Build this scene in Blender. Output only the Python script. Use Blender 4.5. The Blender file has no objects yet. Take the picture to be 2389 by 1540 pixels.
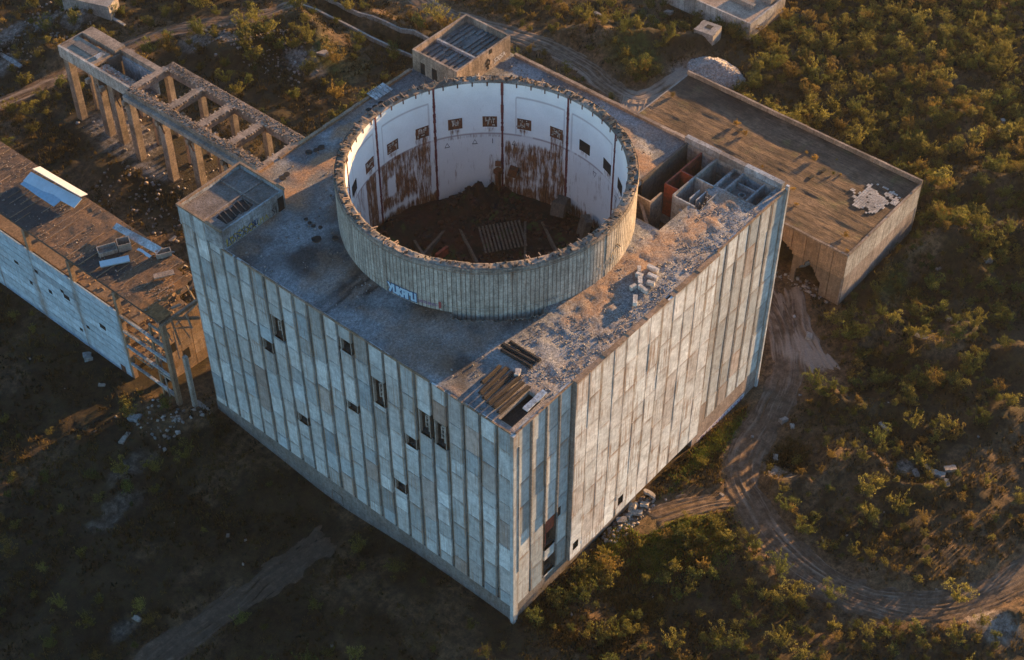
import bpy, math, random
import numpy as np
from mathutils import Vector, Matrix
random.seed(7); rng = np.random.default_rng(11)
sc = bpy.context.scene
C = sc.collection
R = math.radians

# ------------------------------------------------------------------ camera
cam_d = bpy.data.cameras.new('camera'); cam = bpy.data.objects.new('camera', cam_d); C.objects.link(cam)
CP = Vector((-104.362, -87.919, 200.882)); PITCH, YAW = R(45.276), R(40.18)
fw = Vector((math.cos(YAW)*math.cos(PITCH), math.sin(YAW)*math.cos(PITCH), -math.sin(PITCH)))
rt = fw.cross(Vector((0, 0, 1))).normalized(); up = rt.cross(fw)
cam.matrix_world = Matrix((( rt.x, up.x, -fw.x, CP.x), (rt.y, up.y, -fw.y, CP.y), (rt.z, up.z, -fw.z, CP.z), (0, 0, 0, 1)))
cam_d.sensor_width = 36; cam_d.lens = 36*3662.1/2389; cam_d.clip_start = 1; cam_d.clip_end = 6000
sc.camera = cam
# ------------------------------------------------------------------ light
SUN_EL, HEAD = R(7.5), R(8.0)          # the light travels towards -x and a little +y
sdir = Vector((math.cos(SUN_EL)*math.cos(HEAD), -math.cos(SUN_EL)*math.sin(HEAD), math.sin(SUN_EL)))
w = bpy.data.worlds.new('World'); sc.world = w; w.use_nodes = True
wn = w.node_tree; sky = wn.nodes.new('ShaderNodeTexSky'); sky.sky_type = 'NISHITA'; sky.sun_disc = False
sky.sun_elevation = SUN_EL; sky.sun_rotation = math.atan2(sdir.x, sdir.y); sky.altitude = 100; sky.air_density = 1.0; sky.dust_density = 0.1; sky.ozone_density = 3.0
bg = wn.nodes['Background']; bg.inputs[1].default_value = 0.125
wn.links.new(sky.outputs[0], bg.inputs[0])
sun_d = bpy.data.lights.new('sun', 'SUN'); sun = bpy.data.objects.new('sun', sun_d); C.objects.link(sun)
sun_d.energy = 5.0; sun_d.angle = R(0.6); sun_d.color = (1.0, 0.575, 0.22)
sun.rotation_euler = sdir.to_track_quat('Z', 'Y').to_euler(); sun.location = (300, -40, 120)
sc.view_settings.view_transform = 'Standard'; sc.view_settings.look = 'None'
sc.view_settings.exposure = 1.75; sc.view_settings.gamma = 1.0
sc.cycles.max_bounces = 5; sc.cycles.diffuse_bounces = 3; sc.cycles.transmission_bounces = 3

# ------------------------------------------------------------------ noise
def vnoise(x, y, seed=0):
    xi = np.floor(x).astype(np.int64); yi = np.floor(y).astype(np.int64); fx = x-xi; fy = y-yi
    def h(a, b):
        n = (a*374761393 + b*668265263 + seed*974634777) & 0xffffffff
        n = ((n ^ (n >> 13))*1274126177) & 0xffffffff
        n = (n ^ (n >> 16)) & 0xffffffff
        return n/4294967295.0
    sx = fx*fx*(3-2*fx); sy = fy*fy*(3-2*fy)
    return (h(xi, yi)*(1-sx)+h(xi+1, yi)*sx)*(1-sy)+(h(xi, yi+1)*(1-sx)+h(xi+1, yi+1)*sx)*sy
def fbm(x, y, s, seed=0, o=4):
    x = np.asarray(x, float); y = np.asarray(y, float); a = 0; amp = .5; t = 0
    for i in range(o):
        a = a+amp*vnoise(x/s, y/s, seed+i*17); t += amp; amp *= .5; s = s/2.03
    return a/t
def sm(a, b, x): t = np.clip((x-a)/(b-a), 0, 1); return t*t*(3-2*t)
def polydist(x, y, pts):
    d = np.full(np.shape(x), 1e9)
    for (x0, y0), (x1, y1) in zip(pts[:-1], pts[1:]):
        vx, vy = x1-x0, y1-y0; L = vx*vx+vy*vy+1e-9
        t = np.clip(((x-x0)*vx+(y-y0)*vy)/L, 0, 1)
        d = np.minimum(d, np.hypot(x-x0-t*vx, y-y0-t*vy))
    return d
def smooth_line(pts, step=1.0):
    P = [np.array(p, float) for p in pts]; P = [2*P[0]-P[1]]+P+[2*P[-1]-P[-2]]; out = []
    for i in range(1, len(P)-2):
        n = max(2, int(np.linalg.norm(P[i+1]-P[i])/step))
        for k in range(n):
            t = k/n; a, b, c, d = P[i-1:i+3]
            out.append(.5*((2*b)+(c-a)*t+(2*a-5*b+4*c-d)*t*t+(3*b-a-3*c+d)*t**3))
    out.append(P[-2]); return np.array(out)

# ------------------------------------------------------------------ mesh helpers
def tag(o, label=None, cat=None, group=None, kind=None):
    if label: o['label'] = label
    if cat: o['category'] = cat
    if group: o['group'] = group
    if kind: o['kind'] = kind
    return o
def empty(name, loc, label=None, cat=None, group=None, kind=None, rz=0):
    o = bpy.data.objects.new(name, None); C.objects.link(o); o.location = loc; o.rotation_euler = (0, 0, rz)
    o.empty_display_size = .5
    return tag(o, label, cat, group, kind)
def npmesh(name, V, F, mats, parent=None, tone=None, smooth=False, uv=None):
    """V (n,3), F (m,k), tone (n,3) point colours"""
    me = bpy.data.meshes.new(name); V = np.asarray(V, np.float32); F = np.asarray(F, np.int32); k = F.shape[1]
    me.vertices.add(len(V)); me.vertices.foreach_set('co', V.ravel())
    me.loops.add(F.size); me.loops.foreach_set('vertex_index', F.ravel())
    me.polygons.add(len(F)); me.polygons.foreach_set('loop_start', np.arange(0, F.size, k, dtype=np.int32))
    me.polygons.foreach_set('loop_total', np.full(len(F), k, np.int32))
    me.update(calc_edges=True)
    if tone is not None:
        a = me.color_attributes.new('tone', 'FLOAT_COLOR', 'POINT')
        c = np.ones((len(V), 4), np.float32); c[:, :3] = tone; a.data.foreach_set('color', c.ravel())
    if smooth: me.polygons.foreach_set('use_smooth', np.ones(len(F), bool))
    for m in (mats if isinstance(mats, (list, tuple)) else [mats]): me.materials.append(m)
    o = bpy.data.objects.new(name, me); C.objects.link(o)
    if parent: o.parent = parent
    return o
class MB:
    def __init__(s, T=None): s.v = []; s.f = []; s.c = []; s.uv = []; s.m = []; s.T = T
    def P(s, p): s.v.append(tuple(s.T(*p)) if s.T else tuple(p)); return len(s.v)-1
    def face(s, pts, tone=(.5, .5, .5), m=0, uv=None):
        ids = [s.P(p) for p in pts]; s.f.append(ids); s.c.append(tone); s.m.append(m)
        s.uv.append(uv or [(0.5, .5)]*len(ids))
    def box(s, x0, x1, y0, y1, z0, z1, tone=(.5, .5, .5), m=0, skip=''):
        U = [(0, 0), (1, 0), (1, 1), (0, 1)]
        q = {'b': [(x0, y0, z0), (x0, y1, z0), (x1, y1, z0), (x1, y0, z0)], 't': [(x0, y0, z1), (x1, y0, z1), (x1, y1, z1), (x0, y1, z1)],
             's': [(x0, y0, z0), (x1, y0, z0), (x1, y0, z1), (x0, y0, z1)], 'n': [(x1, y1, z0), (x0, y1, z0), (x0, y1, z1), (x1, y1, z1)],
             'w': [(x0, y1, z0), (x0, y0, z0), (x0, y0, z1), (x0, y1, z1)], 'e': [(x1, y0, z0), (x1, y1, z0), (x1, y1, z1), (x1, y0, z1)]}
        for k, p in q.items():
            if k not in skip: s.face(p, tone, m, U)
    def bar(s, p, q, w, h=None, tone=(.5, .5, .5), m=0):
        h = h or w; p = Vector(p); q = Vector(q); d = (q-p).normalized()
        a = d.cross(Vector((0, 0, 1)));
        if a.length < .05: a = Vector((1, 0, 0))
        a.normalize(); b = a.cross(d).normalized(); a = a*w/2; b = b*h/2
        A = [p-a-b, p+a-b, p+a+b, p-a+b]; B = [q-a-b, q+a-b, q+a+b, q-a+b]
        for i in range(4):
            j = (i+1) % 4; s.face([A[i], A[j], B[j], B[i]], tone, m)
        s.face(A[::-1], tone, m); s.face(B, tone, m)
    def slab(s, c, l, wd, t, rz=0, rx=0, ry=0, tone=(.5, .5, .5), m=0, jag=0, rnd=random):
        """a loose plate of concrete or sheet: centre, length, width, thickness, turned"""
        M = Matrix.Rotation(rz, 3, 'Z') @ Matrix.Rotation(ry, 3, 'Y') @ Matrix.Rotation(rx, 3, 'X')
        n = 5; prof = []
        for i in range(n): prof.append((-l/2+l*i/(n-1), -wd/2+rnd.uniform(0, jag)))
        for i in range(n): prof.append((l/2-l*i/(n-1), wd/2-rnd.uniform(0, jag)))
        c = Vector(c); T = [c+M@Vector((a, b, t/2)) for a, b in prof]; B = [c+M@Vector((a, b, -t/2)) for a, b in prof]
        s.face(T, tone, m); s.face(B[::-1], tone, m)
        for i in range(len(prof)):
            j = (i+1) % len(prof); s.face([B[i], B[j], T[j], T[i]], tone, m)
    def build(s, name, mats, parent=None, bevel=0):
        me = bpy.data.meshes.new(name); me.from_pydata(s.v, [], s.f)
        for m in (mats if isinstance(mats, (list, tuple)) else [mats]): me.materials.append(m)
        me.polygons.foreach_set('material_index', s.m)
        a = me.color_attributes.new('tone', 'FLOAT_COLOR', 'CORNER'); u = me.uv_layers.new(name='UVMap')
        cc = []; uu = []
        for f, c, q in zip(s.f, s.c, s.uv):
            cc += [x for _ in f for x in (c[0], c[1], c[2], 1)]; uu += [x for p in q for x in p]
        a.data.foreach_set('color', cc); u.data.foreach_set('uv', uu); me.update()
        o = bpy.data.objects.new(name, me); C.objects.link(o)
        if parent: o.parent = parent
        if bevel:
            import bmesh
            bm = bmesh.new(); bm.from_mesh(me); bmesh.ops.remove_doubles(bm, verts=bm.verts, dist=1e-4)
            bmesh.ops.bevel(bm, geom=bm.edges, offset=bevel, segments=1, affect='EDGES'); bm.to_mesh(me); bm.free()
        return o

def rocks(name, XY, Zf, S, mat, tone_mu=(.5, .4)):
    n = len(XY); c0 = np.array([[-1, -1, -1], [1, -1, -1], [1, 1, -1], [-1, 1, -1], [-1, -1, 1], [1, -1, 1], [1, 1, 1], [-1, 1, 1]])*.5
    V = c0[None]*rng.uniform(.55, 1.25, (n, 8, 3))*np.asarray(S)[:, None, None]*rng.uniform(.6, 1.3, (n, 1, 3))
    a = rng.uniform(0, 6.28, n); ca, sa = np.cos(a)[:, None], np.sin(a)[:, None]
    x = V[..., 0]*ca-V[..., 1]*sa; y = V[..., 0]*sa+V[..., 1]*ca
    V = np.stack([x+XY[:, None, 0], y+XY[:, None, 1], V[..., 2]*.8+np.asarray(Zf)[:, None]+np.asarray(S)[:, None]*.18], -1)
    f0 = np.array([[0, 3, 2, 1], [4, 5, 6, 7], [0, 1, 5, 4], [1, 2, 6, 5], [2, 3, 7, 6], [3, 0, 4, 7]]); F = (f0[None]+np.arange(n)[:, None, None]*8).reshape(-1, 4)
    tn = np.repeat(np.stack([np.clip(rng.normal(tone_mu[0], .2, n), 0, 1), np.clip(rng.normal(tone_mu[1], .25, n), 0, 1), rng.random(n)], -1), 8, 0)
    return npmesh(name, V.reshape(-1, 3), F, mat, tone=tn)
# ------------------------------------------------------------------ materials
class NT:
    def __init__(s, name):
        s.mat = bpy.data.materials.new(name); s.mat.use_nodes = True; s.t = s.mat.node_tree
        s.b = s.t.nodes['Principled BSDF']; s.out = s.t.nodes['Material Output']; s.b.inputs['Roughness'].default_value = .9
        s.b.inputs['Specular IOR Level'].default_value = .25
        s.pos = s.t.nodes.new('ShaderNodeNewGeometry').outputs['Position']
    def n(s, typ, **k):
        nd = s.t.nodes.new(typ)
        for a, b in k.items(): setattr(nd, a, b)
        return nd
    def ln(s, a, b): s.t.links.new(a, b)
    def put(s, sock, v):
        if hasattr(v, 'is_output') or hasattr(v, 'links'): s.ln(v, sock)
        elif isinstance(v, (tuple, list)) and len(v) == 3 and sock.type == 'RGBA': sock.default_value = (*v, 1)
        else: sock.default_value = v
    def map(s, scale, src=None, rot=(0, 0, 0)):
        m = s.n('ShaderNodeMapping'); s.ln(src or s.pos, m.inputs[0]); m.inputs['Scale'].default_value = scale; m.inputs['Rotation'].default_value = rot
        return m.outputs[0]
    def noise(s, scale, det=4, rough=.6, src=None, stretch=None, rot=(0, 0, 0), dist=0):
        nd = s.n('ShaderNodeTexNoise'); v = s.map(stretch, src, rot) if stretch else (src or s.pos)
        s.ln(v, nd.inputs['Vector']); nd.inputs['Scale'].default_value = scale; nd.inputs['Detail'].default_value = det
        nd.inputs['Roughness'].default_value = rough; nd.inputs['Distortion'].default_value = dist
        return nd.outputs['Fac']
    def rmp(s, v, a, b, c=0., d=1.):
        nd = s.n('ShaderNodeMapRange'); s.put(nd.inputs[0], v)
        for i, q in enumerate((a, b, c, d)): s.put(nd.inputs[i+1], q)
        return nd.outputs[0]
    def mth(s, op, a, b=0.):
        nd = s.n('ShaderNodeMath', operation=op); s.put(nd.inputs[0], a); s.put(nd.inputs[1], b); return nd.outputs[0]
    def mix(s, f, a, b, mode='MIX'):
        nd = s.n('ShaderNodeMix', data_type='RGBA', blend_type=mode); s.put(nd.inputs[0], f); s.put(nd.inputs[6], a); s.put(nd.inputs[7], b)
        return nd.outputs[2]
    def mul(s, c, f):   # colour times a number
        nd = s.n('ShaderNodeVectorMath', operation='SCALE'); s.put(nd.inputs[0], c); s.put(nd.inputs['Scale'], f); return nd.outputs[0]
    def attr(s):
        a = s.n('ShaderNodeAttribute', attribute_name='tone'); sp = s.n('ShaderNodeSeparateColor'); s.ln(a.outputs['Color'], sp.inputs[0])
        return sp.outputs
    def uv(s):
        a = s.n('ShaderNodeUVMap'); sp = s.n('ShaderNodeSeparateXYZ'); s.ln(a.outputs[0], sp.inputs[0]); return sp.outputs
    def bump(s, h, dist=.1, st=1.):
        b = s.n('ShaderNodeBump'); s.put(b.inputs['Height'], h); b.inputs['Distance'].default_value = dist; b.inputs['Strength'].default_value = st
        s.ln(b.outputs[0], s.b.inputs['Normal'])
    def col(s, c): s.put(s.b.inputs['Base Color'], c); return s.mat

def concrete(name, base, dark=(.11, .085, .065), rust=(.20, .09, .035), streak=.5, rusty=.3, mottle=.5, fine=.25, bump=.05):
    t = NT(name); a = t.attr()
    c = t.mul(base, t.rmp(a[0], 0, 1, .45, 1.55))
    c = t.mix(t.rmp(a[1], .5, 1, 0, .8), c, t.mul((.30, .22, .17), t.rmp(a[0], 0, 1, .45, 1.55)))
    c = t.mix(t.mth('MULTIPLY', t.rmp(t.noise(.22, 5, .65), .42, .68), mottle), c, dark)
    st = t.rmp(t.noise(1.3, 4, .6, stretch=(1.6, 1.6, .09)), .48, .74)
    c = t.mix(t.mth('MULTIPLY', st, streak), c, dark)
    rs = t.mth('MULTIPLY', t.rmp(t.noise(.9, 5, .7, stretch=(1.5, 1.5, .16)), .54, .70), t.rmp(t.noise(.13, 3), .42, .6))
    c = t.mix(t.mth('MULTIPLY', rs, rusty), c, rust)
    c = t.mix(t.mth('MULTIPLY', t.rmp(t.noise(.95, 6, .8), .50, .66), mottle*.9), c, t.mul(dark, 1.15))
    c = t.mix(t.rmp(t.noise(2.1, 6, .85), .60, .70, 0, .45), c, t.mul(dark, .8))
    c = t.mul(c, t.rmp(t.noise(.8, 8, .82), .34, .66, .70, 1.28)); c = t.mul(c, t.rmp(t.noise(1.8, 5, .75, stretch=(2.2, 2.2, .12)), .36, .64, .80, 1.15))
    fn = t.noise(3.2, 6, .75)
    c = t.mul(c, t.rmp(fn, .3, .7, 1-fine, 1+fine))
    t.bump(fn, bump, .7)
    return t.col(c)
def panelmat(name, base, rusty, stainw=.8, sv=.09):
    """precast panels: tone per panel, grime and rust along the joints, streaks"""
    t = NT(name); a = t.attr(); u = t.uv()
    c = t.mul(base, t.rmp(a[0], 0, 1, .4, 1.6))
    c = t.mix(t.rmp(a[1], .4, 1, 0, 1), c, t.mul((.34, .24, .19), t.rmp(a[0], 0, 1, .5, 1.5)))
    c = t.mix(t.rmp(a[1], .4, 0, 0, .8), c, t.mul((.26, .33, .37), t.rmp(a[0], 0, 1, .4, 1.6)))
    wob = t.noise(.35, 4, .6, stretch=(1, 1, .25))
    ed = t.mth('MULTIPLY', t.rmp(t.mth('ABSOLUTE', t.mth('SUBTRACT', u[0], .5)), .36, .48), t.rmp(wob, .42, .54))
    hl = t.mth('MULTIPLY', t.mth('MAXIMUM', t.rmp(u[1], .985, .998), t.rmp(u[0], .965, .985)), .8); ed = t.mth('MAXIMUM', ed, hl)
    tp = t.mth('MULTIPLY', t.rmp(u[1], .86, 1.0), t.rmp(wob, .4, .6))
    grime = t.mth('MAXIMUM', ed, tp)
    c = t.mix(t.mth('MULTIPLY', grime, stainw), c, t.mix(t.rmp(t.noise(.2), .42, .6), (.16, .12, .085), (.27, .14, .055)))
    st = t.mth('MULTIPLY', t.rmp(t.noise(2.2, 4, .6, stretch=(1.8, 1.8, .06)), .50, .62), t.rmp(t.noise(.17, 3), .42, .56))
    c = t.mix(t.mth('MULTIPLY', st, rusty), c, (.26, .13, .05))
    c = t.mix(t.rmp(t.noise(.5, 6, .8), .5, .8, 0, .55), c, (.15, .14, .125))
    c = t.mul(c, t.rmp(t.noise(.75, 8, .82), .34, .66, .66, 1.28)); c = t.mul(c, t.rmp(t.noise(1.6, 5, .75, stretch=(2.2, 2.2, .10)), .36, .64, 1-sv, 1+sv))
    pk = t.rmp(t.noise(2.6, 5, .8, stretch=(1, 1, .7)), .66, .74, 0, .5)
    c = t.mix(pk, c, (.07, .055, .045))
    fn = t.noise(4, 6, .75); c = t.mul(c, t.rmp(fn, .3, .7, .82, 1.18)); t.bump(fn, .04, .6)
    return t.col(c)
def flat(name, base, var=.25, rough=.85, scale=2.0, metal=0, alt=None):
    t = NT(name); a = t.attr(); n = t.noise(scale, 5, .7)
    c = t.mul(base, t.rmp(n, .3, .7, 1-var, 1+var))
    if alt: c = t.mix(t.rmp(t.noise(scale*.4, 5, .7), .45, .62), c, alt)
    t.b.inputs['Roughness'].default_value = rough; t.b.inputs['Metallic'].default_value = metal
    t.bump(n, .03, .5); return t.col(c)
def foliage(name, dark, light, tip):
    t = NT(name); a = t.attr(); oi = t.n('ShaderNodeObjectInfo')
    c = t.mix(a[0], dark, light); c = t.mix(t.rmp(a[1], .6, 1, 0, 1), c, tip)
    c = t.mul(c, t.rmp(oi.outputs['Random'], 0, 1, .75, 1.3))
    t.col(c); t.b.inputs['Roughness'].default_value = .7
    tr = t.n('ShaderNodeBsdfTranslucent'); t.put(tr.inputs[0], t.mul(c, 1.1)); ms = t.n('ShaderNodeMixShader'); ms.inputs[0].default_value = .42
    t.ln(t.b.outputs[0], ms.inputs[1]); t.ln(tr.outputs[0], ms.inputs[2]); t.ln(ms.outputs[0], t.out.inputs[0])
    return t.mat

M = {}
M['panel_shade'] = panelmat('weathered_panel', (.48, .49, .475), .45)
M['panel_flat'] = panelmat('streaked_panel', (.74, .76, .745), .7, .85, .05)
M['groove'] = concrete('grimy_joint', (.11, .085, .062), rusty=.6, streak=.6)
M['plinth'] = concrete('plinth_concrete', (.20, .185, .17), streak=.3)
M['plinth_pink'] = concrete('plinth_pinkish', (.34, .27, .23), streak=.3)
M['conc'] = concrete('old_concrete', (.34, .30, .26), streak=.35, rusty=.4)
M['conc_pale'] = concrete('pale_concrete', (.46, .42, .37), streak=.45, rusty=.45)
M['conc_drum'] = concrete('drum_concrete', (.43, .385, .33), streak=.55, rusty=.5, mottle=.3)
M['conc_warm'] = concrete('warm_frame_concrete', (.36, .27, .20), streak=.3, rusty=.55, mottle=.8)
M['conc_dark'] = concrete('dark_concrete', (.10, .08, .066), streak=.4)
M['ochre'] = concrete('ochre_dusty_concrete', (.30, .19, .11), streak=.4, rusty=.7)
M['void'] = flat('shade_dark_interior', (.02, .017, .015), .2)  # near-black colour stands in for shade inside openings, holes and sockets
M['rust'] = flat('rusty_steel', (.15, .055, .025), .45, .8, 3.0, alt=(.07, .035, .022))
M['redoxide'] = flat('red_oxide_paint', (.26, .06, .035), .35, .8, 2.0, alt=(.12, .045, .03))
M['rebar'] = flat('bent_steel', (.34, .22, .14), .3, .6, 5.0)
M['bluegrey'] = concrete('blue_grey_plaster', (.36, .38, .39), streak=.5, rusty=.4, mottle=.75)
M['slate'] = concrete('slate_deck', (.17, .165, .16), streak=.2, mottle=.6)
M['pent'] = concrete('debris_strewn_roof', (.20, .17, .15), streak=.0, mottle=.9, rusty=.2, bump=.12)
M['plank'] = concrete('shaded_plank', (.05, .038, .03), dark=(.02, .016, .013), streak=.3, rusty=.1)  # base colour darkened to hold the shade lying on the planks
M['white_sheet'] = flat('white_sheet', (.62, .60, .56), .12, .6, 1.0)
M['blue_sheet'] = flat('blue_white_sheet', (.42, .50, .56), .12, .5, 1.0)
M['paint_blue'] = flat('pale_blue_spray', (.36, .50, .60), .15)
M['paint_navy'] = flat('dark_blue_spray', (.02, .06, .16), .1)
M['paint_white'] = flat('white_spray', (.62, .60, .60), .15)
M['paint_purple'] = flat('purple_spray', (.22, .10, .24), .3)
M['paint_yellow'] = flat('olive_yellow_spray', (.34, .27, .06), .3)
M['paint_black'] = flat('black_spray', (.035, .03, .035), .2)
M['paint_red'] = flat('red_spray', (.32, .07, .07), .2)
M['leaf_olive'] = foliage('olive_leaves', (.028, .031, .010), (.32, .28, .066), (.70, .58, .18))
M['leaf_green'] = foliage('green_leaves', (.02, .028, .009), (.18, .195, .047), (.46, .46, .13))
M['leaf_rust'] = foliage('russet_leaves', (.042, .029, .012), (.34, .235, .062), (.64, .46, .14))
M['leaf_gold'] = foliage('golden_dry_leaves', (.14, .085, .02), (.42, .27, .06), (.5, .35, .1))
M['bark'] = flat('bark', (.09, .065, .045), .3)
M['grassy'] = foliage('scrub_cover', (.02, .016, .006), (.15, .105, .035), (.36, .25, .08))
M['stone'] = concrete('rubble_stone', (.34, .31, .29), streak=0, rusty=.1, mottle=.2)

# ground: colours by attribute: r pale dust, g green, b rust/ochre
t = NT('scrub_ground'); a = t.attr()
n1 = t.noise(.09, 6, .65); n2 = t.noise(.9, 6, .75); n3 = t.noise(5, 5, .8)
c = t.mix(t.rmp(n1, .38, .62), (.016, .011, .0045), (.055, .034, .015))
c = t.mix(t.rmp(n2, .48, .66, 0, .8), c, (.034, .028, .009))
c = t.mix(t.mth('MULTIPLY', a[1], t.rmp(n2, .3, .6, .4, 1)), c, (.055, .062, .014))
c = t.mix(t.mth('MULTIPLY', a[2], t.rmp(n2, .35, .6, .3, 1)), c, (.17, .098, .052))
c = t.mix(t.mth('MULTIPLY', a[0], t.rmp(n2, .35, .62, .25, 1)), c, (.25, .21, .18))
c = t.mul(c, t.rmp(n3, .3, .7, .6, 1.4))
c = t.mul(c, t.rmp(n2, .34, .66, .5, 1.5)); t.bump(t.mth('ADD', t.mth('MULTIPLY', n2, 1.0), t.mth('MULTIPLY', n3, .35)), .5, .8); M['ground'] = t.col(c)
t = NT('dirt_track'); a = t.attr(); n2 = t.noise(.7, 6, .7); n3 = t.noise(4, 6, .8)
c = t.mix(t.rmp(n2, .4, .62), (.075, .047, .030), (.165, .11, .073))
c = t.mix(t.rmp(a[0], 0, .5, .75, 0), c, (.07, .048, .032)); c = t.mix(t.rmp(a[0], .6, 1, 0, .6), c, (.36, .28, .22))
c = t.mul(c, t.rmp(n3, .3, .7, .7, 1.3)); t.bump(n3, .12, .9); M['track'] = t.col(c)
# roof deck: r brightness, g ochre dirt, b gravel
t = NT('roof_deck'); a = t.attr(); n2 = t.noise(.8, 6, .7); n3 = t.noise(6, 5, .85); n4 = t.noise(2.4, 6, .8)
c = t.mix(t.rmp(a[0], 0, 1), (.05, .040, .034), (.27, .275, .28)); c = t.mul(c, t.rmp(t.noise(1.1, 8, .85), .34, .66, .62, 1.35))
c = t.mix(t.mth('MULTIPLY', a[1], t.rmp(n2, .3, .6, .5, 1)), c, (.33, .19, .11))
c = t.mix(t.mth('MULTIPLY', a[2], t.rmp(n4, .42, .56)), c, (.31, .295, .285))
c = t.mul(c, t.rmp(n3, .34, .66, .5, 1.5)); c = t.mul(c, t.rmp(n4, .34, .66, .62, 1.38)); t.bump(t.mth('ADD', n3, t.mth('MULTIPLY', n4, 1.6)), .16, .9); M['roof'] = t.col(c)
# long low building roof: bitumen with worn bands
t = NT('worn_bitumen'); n1 = t.noise(.35, 6, .75, stretch=(1, .22, 1)); n2 = t.noise(.12, 5, .7); n3 = t.noise(2.0, 7, .85, stretch=(1.6, .16, 1))
c = t.mix(t.rmp(n2, .40, .62), (.062, .039, .026), (.155, .102, .066)); c = t.mix(t.rmp(n1, .5, .7, 0, .7), c, (.055, .036, .027))
c = t.mix(t.rmp(t.noise(.2, 4, .6), .58, .72, 0, .7), c, (.10, .095, .04))
c = t.mul(c, t.rmp(n3, .36, .64, .40, 1.5)); c = t.mul(c, t.rmp(t.noise(1.3, 8, .85), .34, .66, .65, 1.35)); t.bump(n3, .25, 1.0); M['bitumen'] = t.col(c)
# inner lining of the drum: r rust amount, g pink tint, b grime line
t = NT('drum_lining'); a = t.attr(); n1 = t.noise(1.0, 7, .8, stretch=(1.8, 1.8, .22)); n2 = t.noise(2.6, 5, .8, stretch=(1.6, 1.6, .35)); n3 = t.noise(5, 4, .8)
c = t.mul((.72, .73, .72), t.rmp(t.noise(.2, 5, .6), .3, .7, .9, 1.08))
c = t.mix(t.mth('MULTIPLY', a[1], .85), c, (.56, .53, .53))
rm = t.rmp(t.mth('ADD', a[0], t.mth('MULTIPLY', t.mth('SUBTRACT', n1, .5), 1.9)), .36, .66)
rc = t.mix(t.rmp(n2, .38, .62), (.075, .032, .018), (.25, .115, .055))
c = t.mix(rm, c, rc); c = t.mix(t.mth('MULTIPLY', t.rmp(n2, .60, .70), t.rmp(a[0], .1, .9)), c, (.42, .33, .28))
c = t.mix(a[2], c, (.13, .045, .045)); c = t.mix(t.rmp(n3, .68, .76, 0, .5), c, (.25, .15, .1))
c = t.mul(c, t.rmp(n3, .3, .7, .93, 1.07)); t.b.inputs['Roughness'].default_value = .75; M['lining'] = t.col(c)
# floor of the drum
t = NT('drum_floor'); n1 = t.noise(.25, 6, .7); n2 = t.noise(1.5, 6, .8)
c = t.mix(t.rmp(n1, .4, .6), (.05, .019, .013), (.02, .016, .012)); c = t.mix(t.rmp(t.noise(.3, 4), .58, .66), c, (.035, .05, .015))
c = t.mul(c, t.rmp(n2, .3, .7, .6, 1.4)); t.bump(n2, .2, .8); M['drumfloor'] = t.col(c)

# ------------------------------------------------------------------ terrain
TR_R = smooth_line([(112, 34), (96, 24), (86, 13), (80, 4), (72, -2.5), (63, -5.5), (54, -7), (47, -10), (42.5, -15.5), (38.8, -22), (37.2, -30), (38.2, -38), (42, -45.5), (49, -51.5), (60, -56), (78, -62), (100, -72)])
TR_S = smooth_line([(43, -12), (38, -8.5), (33, -5.5), (28, -3.5)])
TR_T = smooth_line([(118, 150), (116.5, 132), (114.8, 120), (116, 110), (118, 100), (120, 90), (119, 80), (116.5, 71), (117, 64.5), (123, 62.5), (129, 62), (135, 60)])
TR_T2 = smooth_line([(119, 66), (110, 62), (100, 60), (90, 60)])
TR_L = smooth_line([(5, 171), (20, 168), (34, 164.5), (48, 162.6), (64, 160.8), (75, 156), (86, 148), (96, 144)])
TR_B = smooth_line([(-60, 40), (-48, 37.5), (-36, 36), (-24, 34.7), (-12, 34), (-3, 34)])
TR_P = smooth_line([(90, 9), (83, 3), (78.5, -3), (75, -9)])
TRACKS = [(TR_R, 3.5), (TR_P, 3.2), (TR_S, 2.6), (TR_T, 2.9), (TR_T2, 3.0), (TR_L, 2.2), (TR_B, 3.0)]
RIDGES = [([(105, -2.5), (109, -4.5), (113.4, -5.5), (116.5, -10), (114, -17)], 3.0, 2.9), ([(90, -19), (94, -22), (100, -23)], 3.4, 2.8),
  ([(47.5, -13), (49, -17), (52.4, -20.7), (56, -21.5), (60, -20)], 1.5, 2.0), ([(62.5, -24.5), (61, -28), (60.2, -31), (62, -34)], 1.7, 2.5),
  ([(77, -4), (73.6, -8), (71, -13), (71.5, -17), (76, -23)], 2.0, 1.9), ([(128, 80), (132, 76), (137, 72), (140, 66)], 4.2, 3.6), ([(125, 90), (131, 85)], 3.4, 2.4),
  ([(90, 139), (89, 131), (85, 127)], 3.4, 3.4), ([(103, 128), (104, 118), (102, 110)], 2.2, 1.6), ([(70, 141.6), (74, 149.8)], 2.4, 2.2), ([(73, 143), (81, 136.6), (84, 133)], 2.6, 2.6),
  ([(47, 175), (46, 164)], 3.0, 2.2), ([(58, 178), (68, 172)], 3, 2.0), ([(83, -37), (90, -41), (97, -38)], 3, 2.2), ([(100, -14), (104, -18)], 2.5, 1.8),
  ([(26, -12), (31, -17), (33, -24)], 2.5, 1.0), ([(46, -50), (50, -58)], 3, 1.2), ([(-22, 66), (-12, 72)], 2, .9), ([(120, -2), (122, 20), (121, 45)], 2.2, 1.6), ([(148, 12), (158, 8)], 3, 2.2), ([(117, -6), (124, -12), (130, -22), (131, -34)], 4.5, 4.2), ([(128, 2), (136, -4), (146, -14)], 4.5, 3.6), ([(86, -9), (92, -11)], 2.5, 2.4), ([(100, -32), (106, -38)], 3, 2.8), ([(80, -48), (86, -52)], 3, 2)]
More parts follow.
